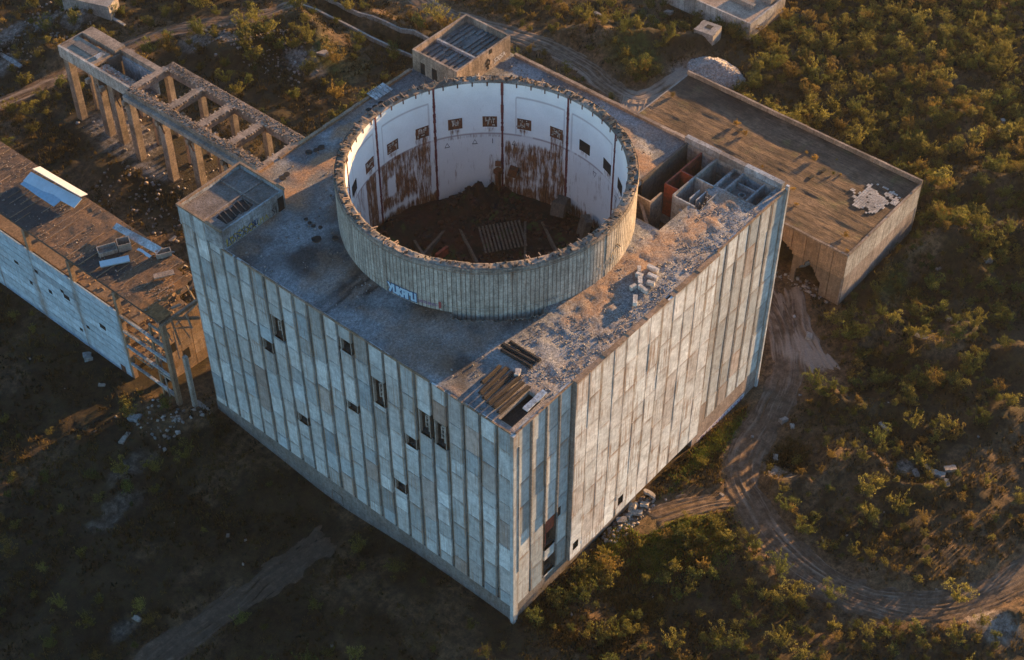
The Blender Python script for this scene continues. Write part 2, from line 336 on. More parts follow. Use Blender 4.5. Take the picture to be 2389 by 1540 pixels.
BOXES = [(0, 66, 0, 66), (91, 117.3, -1, 52.7), (-4.5, 9, 70, 170), (33, 47, 86, 150), (150, 165, 58, 84)]
def low(x, y):
    g = lambda a, b, r1, r2, h: h*np.exp(-((x-a)/r1)**2-((y-b)/r2)**2)
    return g(60, -6, 20, 14, -2.0)+g(-3, 38, 12, 13, -2.0)+g(-5, 70, 9, 9, 1.6)+g(40, 122, 16, 34, 2.2)+g(56, -14, 5, 4.5, -1.6)
def trackmask(x, y, grow=0.):
    m = np.zeros(np.shape(x))
    for P, wd in TRACKS:
        m = np.maximum(m, 1-sm(wd*.75+grow, wd*1.25+grow, polydist(x, y, P[::3].tolist()+[P[-1].tolist()])))
    return m
def boxmask(x, y, g=2.):
    m = np.zeros(np.shape(x))
    for a, b, c_, d in BOXES:
        dx = np.maximum(np.maximum(a-x, x-b), 0); dy = np.maximum(np.maximum(c_-y, y-d), 0)
        m = np.maximum(m, 1-sm(0, g, np.hypot(dx, dy)))
    return m
def canal(x, y):
    d = np.abs(x-(99.2+(y-130)*-.05)); return (1-sm(1.6, 2.6, d))*sm(107, 111, y)*1.0
def H(x, y, tm=None):
    x = np.asarray(x, float); y = np.asarray(y, float)
    rough = (fbm(x, y, 16, 3)-.5)*3.0+(fbm(x, y, 3.6, 9)-.5)*1.3
    far = sm(0, 30, np.maximum(np.maximum(-60-x, x-210), np.maximum(-70-y, y-205)))
    wx = x+(fbm(x, y, 6, 31)-.5)*4; wy = y+(fbm(x, y, 6, 37)-.5)*4
    rid = 0
    for P, wd, h in RIDGES: rid = rid+h*np.exp(-(polydist(wx, wy, P)/wd)**1.5)
    tm = trackmask(x, y) if tm is None else tm
    k = (1-tm)*(1-boxmask(x, y))
    return low(x, y)+(rough+rid*(.7+.6*fbm(x, y, 2.5, 51)))*k*(1-.6*far)-canal(x, y)*1.7*(1-tm)
def axis(a, b, step, far):
    core = np.arange(a, b+step, step); g = []; s = step; q = b
    while q < far: s *= 1.35; q += s; g.append(q)
    l = []; s = step; q = a
    while q > -far: s *= 1.35; q -= s; l.append(q)
    return np.concatenate([l[::-1], core, g])
gx = axis(-66, 214, .8, 2600); gy = axis(-76, 208, .8, 2600)
X, Y = np.meshgrid(gx, gy, indexing='ij'); TM = trackmask(X, Y); Z = H(X, Y, TM)
nx, ny = X.shape
def gridfaces(nx, ny):
    i, j = np.meshgrid(np.arange(nx-1), np.arange(ny-1), indexing='ij'); a = (i*ny+j).ravel()
    return np.stack([a, a+ny, a+ny+1, a+1], 1)
def blob(x, y, L):
    m = np.zeros(np.shape(x)); wx = x+(fbm(x, y, 4, 71)-.5)*5; wy = y+(fbm(x, y, 4, 73)-.5)*5
    for a, b, r1, r2 in L: m = np.maximum(m, 1-sm(.5, 1.15, np.hypot((wx-a)/r1, (wy-b)/r2)))
    return m
PALE = [(38, 136, 5, 12), (34, 122, 3, 6), (80, 127, 3, 6), (76, 145, 3, 5), (47, 186, 6, 4), (38, 176, 5, 3), (70, 150, 4, 4), (76.5, -4, 2.6, 3.5), (52, -14, 3, 3), (130, 62, 5, 3), (112, 61, 10, 3), (66, -31, 2, 2),  # the blob at the road corner puts sunlight into the soil colour
        (-18, 67, 6, 2), (-26, 63, 6, 2), (46, -55, 4, 6), (27, -2, 5, 1.5), (60, 176, 5, 3), (40, 100, 6, 14), (56, 183, 5, 3), (-38, 44, 3, 2)]
GREEN = [(31, -8, 7, 4), (25, -9, 4, 3), (20, -3.5, 12, 2), (50, -3, 8, 1.6), (31, -13, 6, 5), (86, 122, 6, 8), (100, -6, 6, 3), (112, -4, 4, 2), (128, 74, 6, 8)]
RUSTY = [(22, 95, 8, 26), (20, 125, 8, 12), (60, 165, 18, 4), (22, 158, 12, 6), (76, -6, 3, 8), (-4, 68, 5, 3), (104, 128, 3, 14), (52, -21, 6, 2), (119, 25, 2.5, 26), (128, 86, 5, 8), (94, -21, 6, 4), (111, -6, 6, 4)]
dst = np.full(X.shape, 1e9)
for P, wd in TRACKS[:6]: dst = np.minimum(dst, polydist(X, Y, P[::3].tolist()+[P[-1].tolist()])-wd)
near = sm(4.5, 0, dst+(fbm(X, Y, 3, 401)-.5)*6)
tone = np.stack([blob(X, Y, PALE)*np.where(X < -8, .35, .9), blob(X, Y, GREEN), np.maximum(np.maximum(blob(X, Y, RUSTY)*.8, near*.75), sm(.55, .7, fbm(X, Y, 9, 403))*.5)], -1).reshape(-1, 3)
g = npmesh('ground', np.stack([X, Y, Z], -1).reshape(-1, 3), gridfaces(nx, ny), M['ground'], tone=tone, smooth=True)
tag(g, 'dark scrubby earth with mounds and hollows around the ruin', 'ground', kind='structure')

def make_track(name, P, wd, label, seed, ruts=7, pale=.0):
    n = len(P); T = np.gradient(P, axis=0); T /= np.linalg.norm(T, axis=1)[:, None]+1e-9; Nn = np.stack([-T[:, 1], T[:, 0]], 1)
    K = 41; s = np.linspace(-1, 1, K); V = np.zeros((n, K, 3)); tn = np.zeros((n, K, 3)); L = np.arange(n)[:, None]
    W = wd*(1.12+.22*(fbm(L[:, 0]*1., L[:, 0]*0., 6, seed)-.5)*2)
    xy = P[:, None, :]+Nn[:, None, :]*(s[None, :]*W[:, None])[..., None]
    sh = (fbm(L*1.+0*s[None, :], 0*L+s[None, :]*wd, 12, seed+3)-.5)*1.6
    ph = s[None, :]*ruts+sh*2.2
    rut = (fbm(ph*3., L*.10+0*ph, 1.0, seed+5, 3)-.5)*(.45+1.1*fbm(xy[..., 0], xy[..., 1], 3.5, seed+15))+(fbm(xy[..., 0], xy[..., 1], .9, seed+17, 2)-.5)*.35
    en = np.minimum(L, n-1-L); edge = sm(.70, 1.0, np.maximum(np.abs(s)[None, :], 1-en/9.)+(fbm(xy[..., 0], xy[..., 1], 2.6, seed+9)-.5)*.8)
    tn[..., 0] += blob(xy[..., 0], xy[..., 1], [(78, -2, 4, 6), (117, 64, 6, 4), (130, 62, 6, 4)])*.4; V[..., :2] = xy; V[..., 2] = low(xy[..., 0], xy[..., 1])+.10+rut*.42-edge*.6  # first blob paints the sunlit patch at the road corner into the tone
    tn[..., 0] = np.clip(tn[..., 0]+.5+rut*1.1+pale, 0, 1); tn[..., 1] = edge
    o = npmesh(name, V.reshape(-1, 3), gridfaces(n, K), M['track'], tone=tn.reshape(-1, 3), smooth=True)
    return tag(o, label, 'track', kind='structure')
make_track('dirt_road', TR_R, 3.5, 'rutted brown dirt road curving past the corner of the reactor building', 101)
make_track('dirt_track', TR_P, 3.2, 'bare sandy shoulder toned sunlit-pale beside the road at the building corner', 107, 4, .3)  # extra paleness puts sunlight into this piece's colour
make_track('dirt_track', TR_S, 2.6, 'short dirt spur leading to the broken foot of the long wall', 111, 4)
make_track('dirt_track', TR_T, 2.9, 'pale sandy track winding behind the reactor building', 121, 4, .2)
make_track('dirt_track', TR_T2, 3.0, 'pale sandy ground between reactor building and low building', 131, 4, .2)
make_track('dirt_track', TR_L, 2.2, 'ochre dirt track running beyond the concrete trestle', 141, 3, .1)
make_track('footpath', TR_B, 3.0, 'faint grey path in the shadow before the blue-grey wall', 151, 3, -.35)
def conform(o_verts): pass
# canal lining: two concrete kerbs following the trench
mb = MB()
for off in (-2.7, 2.7):
    pts = [(99.2+(yy-130)*-.05+off, yy) for yy in np.arange(111, 176, 4)]
    for (xa, ya), (xb, yb) in zip(pts[:-1], pts[1:]):
        za = float(H(xa, ya)); zb = float(H(xb, yb)); mb.bar((xa, ya, max(za, -.2)+.1), (xb, yb, max(zb, -.2)+.1), .5, 1.0, (.45, .5, .5))
tag(mb.build('canal', M['conc']), 'straight concrete edged trench running away behind the roof annex', 'canal', kind='structure')

# ------------------------------------------------------------------ reactor building
HR = 43.2; CX, CY, RO, RI = 32.1, 32.3, 22.68, 21.05
rb = empty('reactor_building', (33, 33, 0), 'square ruined concrete reactor building with a huge open drum on its roof', 'building')
def part(mb_, name, mats, parent=None, bevel=0):
    parent = parent or rb
    o = mb_.build(name, mats, None, bevel); o.parent = parent
    o.matrix_parent_inverse = Matrix.Translation(-parent.location) if parent.type == 'EMPTY' else Matrix()
    return o
def adopt(o, parent=None):
    parent = parent or rb; o.parent = parent
    o.matrix_parent_inverse = Matrix.Translation(-parent.location) if parent.type == 'EMPTY' else Matrix(); return o
TL = lambda u, v, d: (-d, u, v)          # left facade: u along y, outward -x
TRt = lambda u, v, d: (u, -d, v)         # right facade: u along x, outward -y
def fbox(mb_, u0, u1, v0, v1, d0, d1, tone, m=0):
    """box in facade space, d outward; skips the back"""
    U = [(0, 0), (1, 0), (1, 1), (0, 1)]
    mb_.face([(u0, v0, d1), (u1, v0, d1), (u1, v1, d1), (u0, v1, d1)], tone, m, U)
    for q in ([(u0, v0, d0), (u0, v0, d1), (u0, v1, d1), (u0, v1, d0)], [(u1, v0, d0), (u1, v0, d1), (u1, v1, d1), (u1, v1, d0)],
              [(u0, v1, d0), (u0, v1, d1), (u1, v1, d1), (u1, v1, d0)], [(u0, v0, d0), (u0, v0, d1), (u1, v0, d1), (u1, v0, d0)]):
        mb_.face(q, tone, m, [(.5, .5)]*4)
def cutl(v0, v1, holes):
    seg = [(v0, v1)]
    for a, b in holes:
        seg = [q for s0, s1 in seg for q in ((s0, min(s1, a)), (max(s0, b), s1)) if q[1]-q[0] > .05]
    return seg
def facade(T, bays, zt, zb, open_, back_d, front_d, gap, joints, rnd, hue=.45):
    """bays: (u0,u1); returns panels and backing"""
    P = MB(T); B = MB(T)
    for i, (u0, u1) in enumerate(bays):
        top = zt(u0)
        ho = [(o[2], o[3]) for o in open_ if o[0] < (u0+u1)/2 < o[1]]
        for s0, s1 in cutl(zb, top, ho): B.face([(u0, s0, back_d), (u1, s0, back_d), (u1, s1, back_d), (u0, s1, back_d)], (.5, .5, .5))
        z = top; js = joints(i)
        k = 0
        while z > zb+.3:
            h = js[k % len(js)]; k += 1; zl = max(zb, z-h)
            if zl-zb < 1.2: zl = zb
            tn = (min(1, max(0, rnd.gauss(.5, .145))), min(1, max(0, rnd.gauss(hue, .07)+(.4 if rnd.random() < .06 else 0)-(.25 if rnd.random() < .10 else 0))), rnd.random())
            fd = front_d+rnd.uniform(-.03, .03)
            for s0, s1 in cutl(zl+.09, z, ho): fbox(P, u0+gap[0], u1-gap[1], s0, s1, back_d, fd, tn)
            z = zl
    return P, B
def pocket(T, u0, u1, v0, v1, d_out, depth=1.4, mat=None):
    mb_ = MB(T); di = d_out-depth; tn = (.4, .6, .5)
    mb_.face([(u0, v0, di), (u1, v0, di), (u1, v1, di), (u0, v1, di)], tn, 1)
    for q in ([(u0, v0, di), (u0, v0, d_out), (u0, v1, d_out), (u0, v1, di)], [(u1, v0, di), (u1, v0, d_out), (u1, v1, d_out), (u1, v1, di)],
              [(u0, v1, di), (u0, v1, d_out), (u1, v1, d_out), (u1, v1, di)], [(u0, v0, di), (u0, v0, d_out), (u1, v0, d_out), (u1, v0, di)]): mb_.face(q, tn, 0)
    return mb_
# --- left facade (x = 0): 22 bays of 3 m
rl = random.Random(5)
OPL = [(45, 48, 31.0, 35.6), (48, 51, 26.3, 28.7), (30, 33.4, 38.0, 40.6), (30, 33.4, 25.5, 27.2), (24, 27.4, 31.0, 36.4), (15.2, 18.4, 31.0, 36.0), (12.1, 15.3, 30.7, 35.8),
       (18.4, 21.2, 26.2, 28.5), (21.2, 24.3, 13.6, 15.9), (42.3, 45, 13.8, 15.8), (36, 39, -1.5, 1.0)]
OPL = [(round(a/3)*3, round(a/3)*3+3, c_, d) for a, b, c_, d in OPL]
bays = [(3*i, 3*i+3) for i in range(22)]
ztL = lambda u: 46.8 if u >= 57 else HR
def jl(i):
    r_ = random.Random(100+i); return [r_.choice([3.2, 4.2, 5.2, 5.8]) for _ in range(14)]
P_, B_ = facade(TL, bays, ztL, 3.5, OPL, -.36, 0, (.22, .32), jl, rl, .40)
part(P_, 'facade_panels', M['panel_shade']); part(B_, 'wall', M['groove'])
# thin raised fins beside the grooves
rf = random.Random(8)
for u0, _ in bays[1:]:
    mb = MB(TL)
    z = ztL(u0-3) if u0 == 57 else ztL(u0)
    while z > 4:
        h = rf.uniform(4, 9); zl = max(3.5, z-h)
        if rf.random() < .5: fbox(mb, u0-.18, u0-.10, zl, z, -.32, -.06, (.25, .7, .5))
        z = zl
    if mb.f: part(mb, 'facade_fin', M['conc'])
def window(T, u0, u1, v0, v1, d, kind):
    fr = part(pocket(T, u0, u1, v0, v1, d), 'window', [M['conc_dark'], M['void']])
    mb_ = MB(T)
    if kind != 'hole':
        w_ = u1-u0
        fbox(mb_, u0+.1, u0+.25, v0, v1, d-.5, d-.1, (.5, .6, .5)); fbox(mb_, u1-.3, u1-.12, v0, v1, d-.5, d+.02, (.6, .5, .5)); fbox(mb_, u0+.1, u1-.12, v1-.35, v1-.02, d-.5, d-.15, (.35, .6, .5))
        if v1-v0 > 4:
            fbox(mb_, u0+w_*.28, u0+w_*.38, v0+.6, v1-.8, d-.7, d-.5, (.9, .2, .5)); fbox(mb_, u0+w_*.28, u0+w_*.62, v1-1.3, v1-1.1, d-.7, d-.5, (.9, .2, .5))
            fbox(mb_, u0+w_*.55, u0+w_*.62, v0+1.2, v1-1.1, d-.7, d-.5, (.8, .3, .5))
            for q in range(3): fbox(mb_, u0+w_*.38, u0+w_*.55, v0+1.4+q*.9, v0+1.52+q*.9, d-.7, d-.5, (.9, .2, .5))
        o = mb_.build('window_frame', M['conc']); o.parent = fr
for a_, b_, c_, d_ in OPL: window(TL, a_+.3, b_-.36, c_, d_, -.02, 'frame' if c_ > 3 else 'hole')
# dark vertical slot where panels fell
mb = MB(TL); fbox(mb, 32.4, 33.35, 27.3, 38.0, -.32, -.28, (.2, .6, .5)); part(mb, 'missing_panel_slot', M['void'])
mb = MB(TL); fbox(mb, 0, 66, -4, 3.46, -.9, -.12, (.45, .4, .5)); part(mb, 'plinth', M['plinth'])
# --- right facade (y = 0)
rr = random.Random(9)
OPR = [(25.5, 28.5, 4.5, 6.6), (13.5, 16.5, 4.5, 6.4)]
b1 = [(0.9, 4), (4, 7.2), (7.2, 10), (10, 12.8)]; b3 = [(47, 50), (50, 53), (53, 56), (56, 59), (59, 62), (62, 65.6)]
b2 = [(12.8+2.85*i, 12.8+2.85*(i+1)) for i in range(12)]
HR_ = lambda u: HR
doors = [(7.2, 10.2, 10.2, 17.3), (7.2, 10.2, 4.0, 7.8)]
P1, B1 = facade(TRt, b1, HR_, 3.5, doors, -.45, 0, (.12, .30), lambda i: [[5.6, 6, 5.4, 6.2], [5.2, 6, 6, 5.8], [6, 5.4, 6.2, 5.5], [5.0, 6, 6, 6]][i], rr, .34)
P3, B3 = facade(TRt, b3, HR_, 3.5, [], -.45, 0, (.15, .42), lambda i: [5.8, 6.1, 5.6], rr, .36)
def jf(i):
    r_ = random.Random(300+i); return [[5.6, 6, 6, 6][(i) % 2*0]+(3 if i % 5 == 2 else 0)]+[6, 6, 3 if i % 4 == 1 else 6, 6, 6]
OP2 = [(b2[4][0], b2[4][1], 4.5, 6.6), (b2[0][0], b2[0][1], 4.5, 6.4)]
P2, B2 = facade(TRt, b2, HR_, 2.6, OP2, .30, .62, (.075, .075), jf, rr, .5)
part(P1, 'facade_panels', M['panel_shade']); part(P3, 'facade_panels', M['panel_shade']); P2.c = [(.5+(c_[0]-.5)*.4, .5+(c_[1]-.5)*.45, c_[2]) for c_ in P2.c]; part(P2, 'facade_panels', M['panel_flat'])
part(B1, 'wall', M['groove']); part(B3, 'wall', M['groove']); part(B2, 'wall', M['groove'])
for i in (4, 0):
    u0, u1 = b2[i]; o = (4.5, 6.6)
    hm = MB(TRt)   # surround that narrows the bay to a small square hole
    for q in ((u0+.04, u0+.8), (u1-.75, u1-.04)): fbox(hm, q[0], q[1], o[0], (6.6 if i == 4 else 6.4), .2, .60, (.5, .5, .5))
    part(hm, 'window_surround', M['panel_flat'])
    part(pocket(TRt, u0+.8, u1-.75, 4.5, 6.6 if i == 4 else 6.4, .58), 'window', [M['conc_dark'], M['void']])
mb = MB(TRt)   # returns where the flat panels stand proud, parapet-high
for uu in (12.8, 47.0):
    mb.face([(uu, 2.6, -.45), (uu, 2.6, .6), (uu, HR, .6), (uu, HR, -.45)], (.5, .5, .5))
mb.face([(12.8, 2.6, -.45), (47, 2.6, -.45), (47, 2.6, .6), (12.8, 2.6, .6)], (.3, .5, .5)); part(mb, 'panel_edge', M['conc'])
for u0 in (4, 7.2, 10): mb = MB(TRt); fbox(mb, u0-.24, u0-.08, 17.5, HR, -.45, .26, (.6, .3, .5)); part(mb, 'facade_fin', M['conc'])
for u0 in (50, 53, 56, 59, 62): mb = MB(TRt); fbox(mb, u0-.26, u0-.10, 3.5, HR-r_.uniform(0, .4) if 'r_' in globals() else HR, -.45, .03, (.55, .35, .5)); part(mb, 'facade_fin', M['conc'])
# corner pier at the near corner
mb = MB()
mb.box(-.30, .35, -.30, .35, -4, HR-.02, (.5, .35, .5)); mb.box(-.12, .9, -.16, .1, -4, HR-.05, (.42, .35, .5)); mb.box(.95, 1.05, -.3, 0, 12, HR-3, (.6, .5, .5))
part(mb, 'corner_pier', M['panel_shade'])
mb = MB(); mb.box(65.6, 66.05, -.35, .2, -4, HR+.9, (.6, .4, .5)); part(mb, 'corner_pier', M['panel_shade'])
# rusty door openings stacked near the corner
for k, (u0, u1, v0, v1) in enumerate(doors):
    dr = part(pocket(TRt, u0+.12, u1-.3, v0, v1, -.02, 1.2), 'doorway', [M['conc_dark'], M['void']])
    mb_ = MB(TRt)
    if k == 0:
        fbox(mb_, u0+.14, u1-.32, v1-3.6, v1-.1, -1.1, -.35, (.5, .5, .5)); fbox(mb_, u0+.14, u0+1.0, v0+.2, v1-3.8, -1.1, -.5, (.5, .5, .5))
    else: fbox(mb_, u0+.14, u1-.32, v1-1.0, v1-.05, -1.1, -.4, (.5, .5, .5))
    o = mb_.build('rusted_door', M['redoxide']); o.parent = dr
mb = MB(TRt); fbox(mb, 10.25, 10.9, 15.8, 17.8, -.03, .02, (.5, .5, .5)); part(mb, 'window', M['void'])
# plinths
mb = MB(TRt); fbox(mb, 0, 31, -4, 3.46, -.9, -.10, (.5, .55, .5)); part(mb, 'plinth', M['plinth'])
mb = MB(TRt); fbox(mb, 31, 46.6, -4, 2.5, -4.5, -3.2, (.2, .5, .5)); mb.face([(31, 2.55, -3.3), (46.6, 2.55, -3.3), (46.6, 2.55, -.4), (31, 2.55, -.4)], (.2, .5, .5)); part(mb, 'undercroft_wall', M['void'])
mb = MB(TRt)
for uu in (34, 38.5, 42.8): fbox(mb, uu, uu+.7, -4, 2.5, -2.6, -1.9, (.4, .5, .5))
part(mb, 'undercroft_posts', M['conc_dark'])
mb = MB(TRt); fbox(mb, 46.6, 65.6, -4, 3.46, -.9, -.08, (.55, .7, .5)); part(mb, 'plinth', M['plinth_pink'])
mb = MB(TRt); fbox(mb, 48.2, 62.4, -2.0, -.55, -.08, -.06, (.5, .5, .5)); gw = part(mb, 'graffiti', M['paint_white']); tag(gw, 'white and purple graffiti strip along the foot of the wall')
def strokes(mb_, polys, x0, y0, w_, h_, th, f):
    """thick pen strokes through polylines in a unit box, f maps (u,v)->3D"""
    for pl in polys:
        for (a, b), (c_, d) in zip(pl[:-1], pl[1:]):
            p = np.array([x0+a*w_, y0+b*h_]); q = np.array([x0+c_*w_, y0+d*h_]); dd = q-p; L = np.hypot(*dd)
            if L < 1e-6: continue
            dd /= L; nn = np.array([-dd[1], dd[0]])*th/2; p = p-dd*th/2; q = q+dd*th/2
            mb_.face([f(*(p-nn)), f(*(q-nn)), f(*(q+nn)), f(*(p+nn))])
GL = [[[(0, 0), (.5, 1), (1, 0)]], [[(0, 1), (0, 0), (1, 0), (1, 1)]], [[(0, 0), (0, 1), (1, .7), (0, .5), (1, 0)]], [[(1, 1), (0, .8), (1, .3), (0, 0)]], [[(0, 0), (1, 1)], [(0, 1), (1, 0)]], [[(.5, 0), (.5, 1), (0, .6)]]]
mb = MB()
rg = random.Random(4)
for k in range(13): strokes(mb, rg.choice(GL), 48.6+k*1.05, -1.9, .75, 1.1, .16, lambda u, v: (u, .045, v))
part(mb, 'graffiti_lettering', M['paint_purple'], gw)
# back walls
mb = MB(); mb.box(65.6, 65.95, .2, 66, -4, HR-.3, (.5, .4, .5)); mb.box(0.35, 65.6, 65.6, 65.95, -4, HR-.3, (.5, .4, .5)); part(mb, 'back_wall', M['conc'])
mb = MB(); mb.box(53.5, 65.5, 1.6, 19, 33.6, 34, (.3, .5, .5)); mb.box(44, 53.49, 1.6, 12, 33.6, 34, (.3, .5, .5)); part(mb, 'upper_floor', M['conc_dark'])

# --- roof deck on a half metre grid with its openings
s_ = .5; ix = np.arange(0.0, 66.01, s_); XX, YY = np.meshgrid(ix, ix, indexing='ij'); cx_ = XX[:-1, :-1]+s_/2; cy_ = YY[:-1, :-1]+s_/2
rad = np.hypot(cx_-CX, cy_-CY); ang = np.degrees(np.arctan2(cy_-CY, cx_-CX))
jag = (fbm(cx_, cy_, 1.6, 77)-.5)
keep = rad > 21.7
keep &= ~((rad < 24.0) & (ang > -152) & (ang < -118))
keep &= ~((cx_ > 45.5) & (cx_ < 53.2) & (cy_ > 9.6+jag*1.5) & (cy_ < 18.6))
keep &= ~((cx_ > 53.0) & (cx_ < 65.0) & (cy_ > 9.3+jag*1.2) & (cy_ < 18.6))
keep &= ~((cx_ > 59.3) & (cx_ < 65.0) & (cy_ > 1.4) & (cy_ < 10))
keep &= ~((cx_ > 53.2) & (cx_ < 57+jag*2) & (cy_ > 7.4+jag) & (cy_ < 10))
keep &= ~((cx_ > 1.2) & (cx_ < 7.5+jag*2) & (cy_ > .8) & (cy_ < 3.4+jag))
dc = np.hypot(XX-CX, YY-CY)
dirt = .55*sm(.50, .66, fbm(XX, YY, 6, 131)); dirt = np.maximum(dirt, 0); dirt0 = dirt; dirt = blob(XX, YY, [(30, 9, 6, 4), (40, 7, 8, 3.5), (49, 5.5, 7, 3), (57, 5, 3.5, 4), (56, 22, 4, 6), (60, 30, 3, 6), (25, 7, 5, 3), (22, 60, 6, 2), (12, 58, 6, 4), (34, 62, 6, 1.5)])
dirt = np.maximum(dirt, dirt0*.8)
grav = sm(15, 8, YY+(fbm(XX, YY, 5, 15)-.5)*9)*sm(4, 12, XX)*.95; grav = np.maximum(grav, blob(XX, YY, [(11, 8, 5, 5), (60, 24, 3, 5), (50, 7, 4, 2), (57, 58, 3, 3)])*.9)
wet = blob(XX, YY, [(8, 36.5, 11, 1.7), (16, 51, 5, 2.2), (3, 53, 5, 3), (12, 22, 4, 7), (19, 13, 5, 3), (5, 12, 4, 5), (7, 44, 5, 4), (31, 59, 6, 2), (14.5, 41, 2, 7)])
ej = (fbm(XX, YY, 2.5, 141)-.5)*.9
band = np.maximum(np.maximum(sm(.75, .35, np.abs(YY-37.3+ej)), sm(.5, .2, np.abs(YY-35.6+ej)))*sm(11.5, 9, XX), sm(.6, .3, np.abs(YY-33.6+ej))*sm(11, 9, XX)*sm(5.5, 7.5, XX)); wet = np.maximum(wet, band*1.2); dirt = dirt*(1-band)
br = np.clip(.50+.45*sm(.36, .66, fbm(XX, YY, 5, 21))-.42*wet-.25*sm(25.2, 23, dc), 0, 1)  # last term paints shade around the foot of the drum
zz = HR+(fbm(XX, YY, 4, 5)-.5)*.18+(fbm(XX, YY, .9, 6, 2)-.5)*(.06+.30*grav)+dirt*.1
edge_ = np.minimum(np.minimum(XX, YY), np.minimum(66-XX, 66-YY)); zz = np.where(edge_ < .3, HR-.05, zz)
V = np.stack([XX, YY, zz], -1).reshape(-1, 3); F = gridfaces(*XX.shape)[keep.ravel()]
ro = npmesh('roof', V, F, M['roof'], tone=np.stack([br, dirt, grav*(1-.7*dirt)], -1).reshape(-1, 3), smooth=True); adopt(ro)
# slab thickness below the deck, visible in the broken openings
mb = MB(); K = keep
for i in range(K.shape[0]):
    for j in range(K.shape[1]):
        if K[i, j] and rad[i, j] > 21.9:
            x0, y0 = ix[i], ix[j]
            if i+1 < K.shape[0] and not K[i+1, j]: mb.face([(x0+s_, y0, HR-.7), (x0+s_, y0+s_, HR-.7), (x0+s_, y0+s_, HR+.12), (x0+s_, y0, HR+.12)])
            if i and not K[i-1, j]: mb.face([(x0, y0, HR-.7), (x0, y0+s_, HR-.7), (x0, y0+s_, HR+.12), (x0, y0, HR+.12)])
            if j+1 < K.shape[1] and not K[i, j+1]: mb.face([(x0, y0+s_, HR-.7), (x0+s_, y0+s_, HR-.7), (x0+s_, y0+s_, HR+.12), (x0, y0+s_, HR+.12)])
            if j and not K[i, j-1]: mb.face([(x0, y0, HR-.7), (x0+s_, y0, HR-.7), (x0+s_, y0, HR+.12), (x0, y0, HR+.12)])
part(mb, 'roof_slab_edge', M['conc'])
# trench in front of the drum
mb = MB(); mb.face([(8, 8, HR-1.6), (22, 8, HR-1.6), (22, 24, HR-1.6), (8, 24, HR-1.6)], (.2, .5, .5)); part(mb, 'trench_floor', M['conc_dark'])
# roof edge trims
mb = MB(); r_ = random.Random(12)
def trim(a, b, fixed, ax, z0, z1, t0, t1, step=1.5, hole=.06):
    q = a
    while q < b-.01:
        e = min(b, q+step*r_.uniform(.7, 1.3)); zt_ = z1+r_.uniform(-.06, .05)
        if r_.random() > hole:
            if ax == 'x': mb.box(q+.01, e, t0, t1, z0, zt_, (r_.uniform(.3, .7), r_.uniform(.4, .9), .5))
            else: mb.box(t0, t1, q+.01, e, z0, zt_, (r_.uniform(.3, .7), r_.uniform(.4, .9), .5))
        q = e
trim(.5, 56.8, 0, 'y', HR-.06, HR+.16, -.10, .16); trim(.5, 12.7, 0, 'x', HR-.06, HR+.16, -.12, .14); trim(12.8, 47, 0, 'x', HR-.06, HR+.12, -.66, .14); trim(47, 65.5, 0, 'x', HR-.06, HR+.3, -.12, .14)
trim(13, 51, 0, 'x', HR-.3, HR+.45, 65.4, 66.0)
part(mb, 'roof_trim', M['ochre'])
mb = MB(); r_ = random.Random(13)
trim(19, 55, 0, 'y', HR-.3, HR+.55, 65.4, 66.0, 3, .02); part(mb, 'parapet', M['conc_warm'])
mb = MB(); trim(.6, 19, 0, 'y', HR-3, HR+1.15, 65.15, 66.02, 4, 0); part(mb, 'parapet', M['bluegrey'])

# --- penthouse on the left corner: sunken flat roof with a raised rim
mb = MB()
x0, x1, y0, y1, zt = .0, 12.8, 56.3, 66, 46.8
mb.box(x0-.02, x1, y0, y0+.3, HR-.1, zt, (.5, .35, .5)); mb.box(x1-.3, x1, y0+.3, y1, HR-.1, zt, (.5, .35, .5)); mb.box(x0+.3, x1-.3, y1-.3, y1, HR-.1, zt, (.5, .35, .5)); mb.box(x0, x0+.3, y0+.3, y1, HR-.1, zt, (.5, .35, .5))
part(mb, 'penthouse_wall', M['bluegrey'])
mb = MB(); tr = .35
for bx_ in ((x0-.15, x0+.22, y0-.1, y1+.1), (x1-.25, x1+.15, y0-.1, y1+.1), (x0+.22, x1-.25, y1-.25, y1+.12)): mb.box(*bx_, zt+.002, zt+.30, (.5, .6, .5))
part(mb, 'penthouse_rim', M['ochre'])
mb = MB(); mb.box(x0+.22, x1-.25, y0+.3, y1-.3, zt-.75, zt-.6, (.55, .5, .5)); mb.box(x0+.3, x1-.3, 60.6, 60.85, zt-.6, zt-.35, (.7, .6, .5)); mb.box(8.3, 8.55, y0+.3, y1-.3, zt-.6, zt-.33, (.7, .6, .5))
part(mb, 'penthouse_roof', M['pent'])
mb = MB(); mb.slab((5, 58.8, zt-.57), 5.6, 2.8, .03, jag=.8); o = part(mb, 'roof_hole', M['void'])
mb = MB()
for k in range(6): mb.bar((2.4+k*.95, 57.6, zt-.50), (3.0+k*.95, 60.2, zt-.48), .16, .1, (.4, .5, .5))
part(mb, 'roof_battens', M['conc_dark'])
mb = MB(); mb.box(11.3, 12.5, y0-.03, y0+.1, HR-.1, HR+2.7, (.5, .5, .5)); mb.box(x1-.05, x1+.03, 57.0, 58.3, HR-.1, HR+2.6); part(mb, 'doorway', M['void'])
def pf(off): return lambda u, v: (u, 56.3-off, v)
mb = MB(); rg = random.Random(21)
for k in range(6): strokes(mb, rg.choice(GL), .8+k*.98, 43.55, .72, 1.25+rg.uniform(-.2, .3), .26, pf(.035))
part(mb, 'graffiti', M['paint_yellow'])
mb = MB()
for k in range(6): strokes(mb, rg.choice(GL), .85+k*.98, 43.5, .72, 1.45, .12, pf(.05))
for k in range(2): strokes(mb, rg.choice(GL), 6.0+k*.5, 44.0, .4, .9, .16, pf(.05))
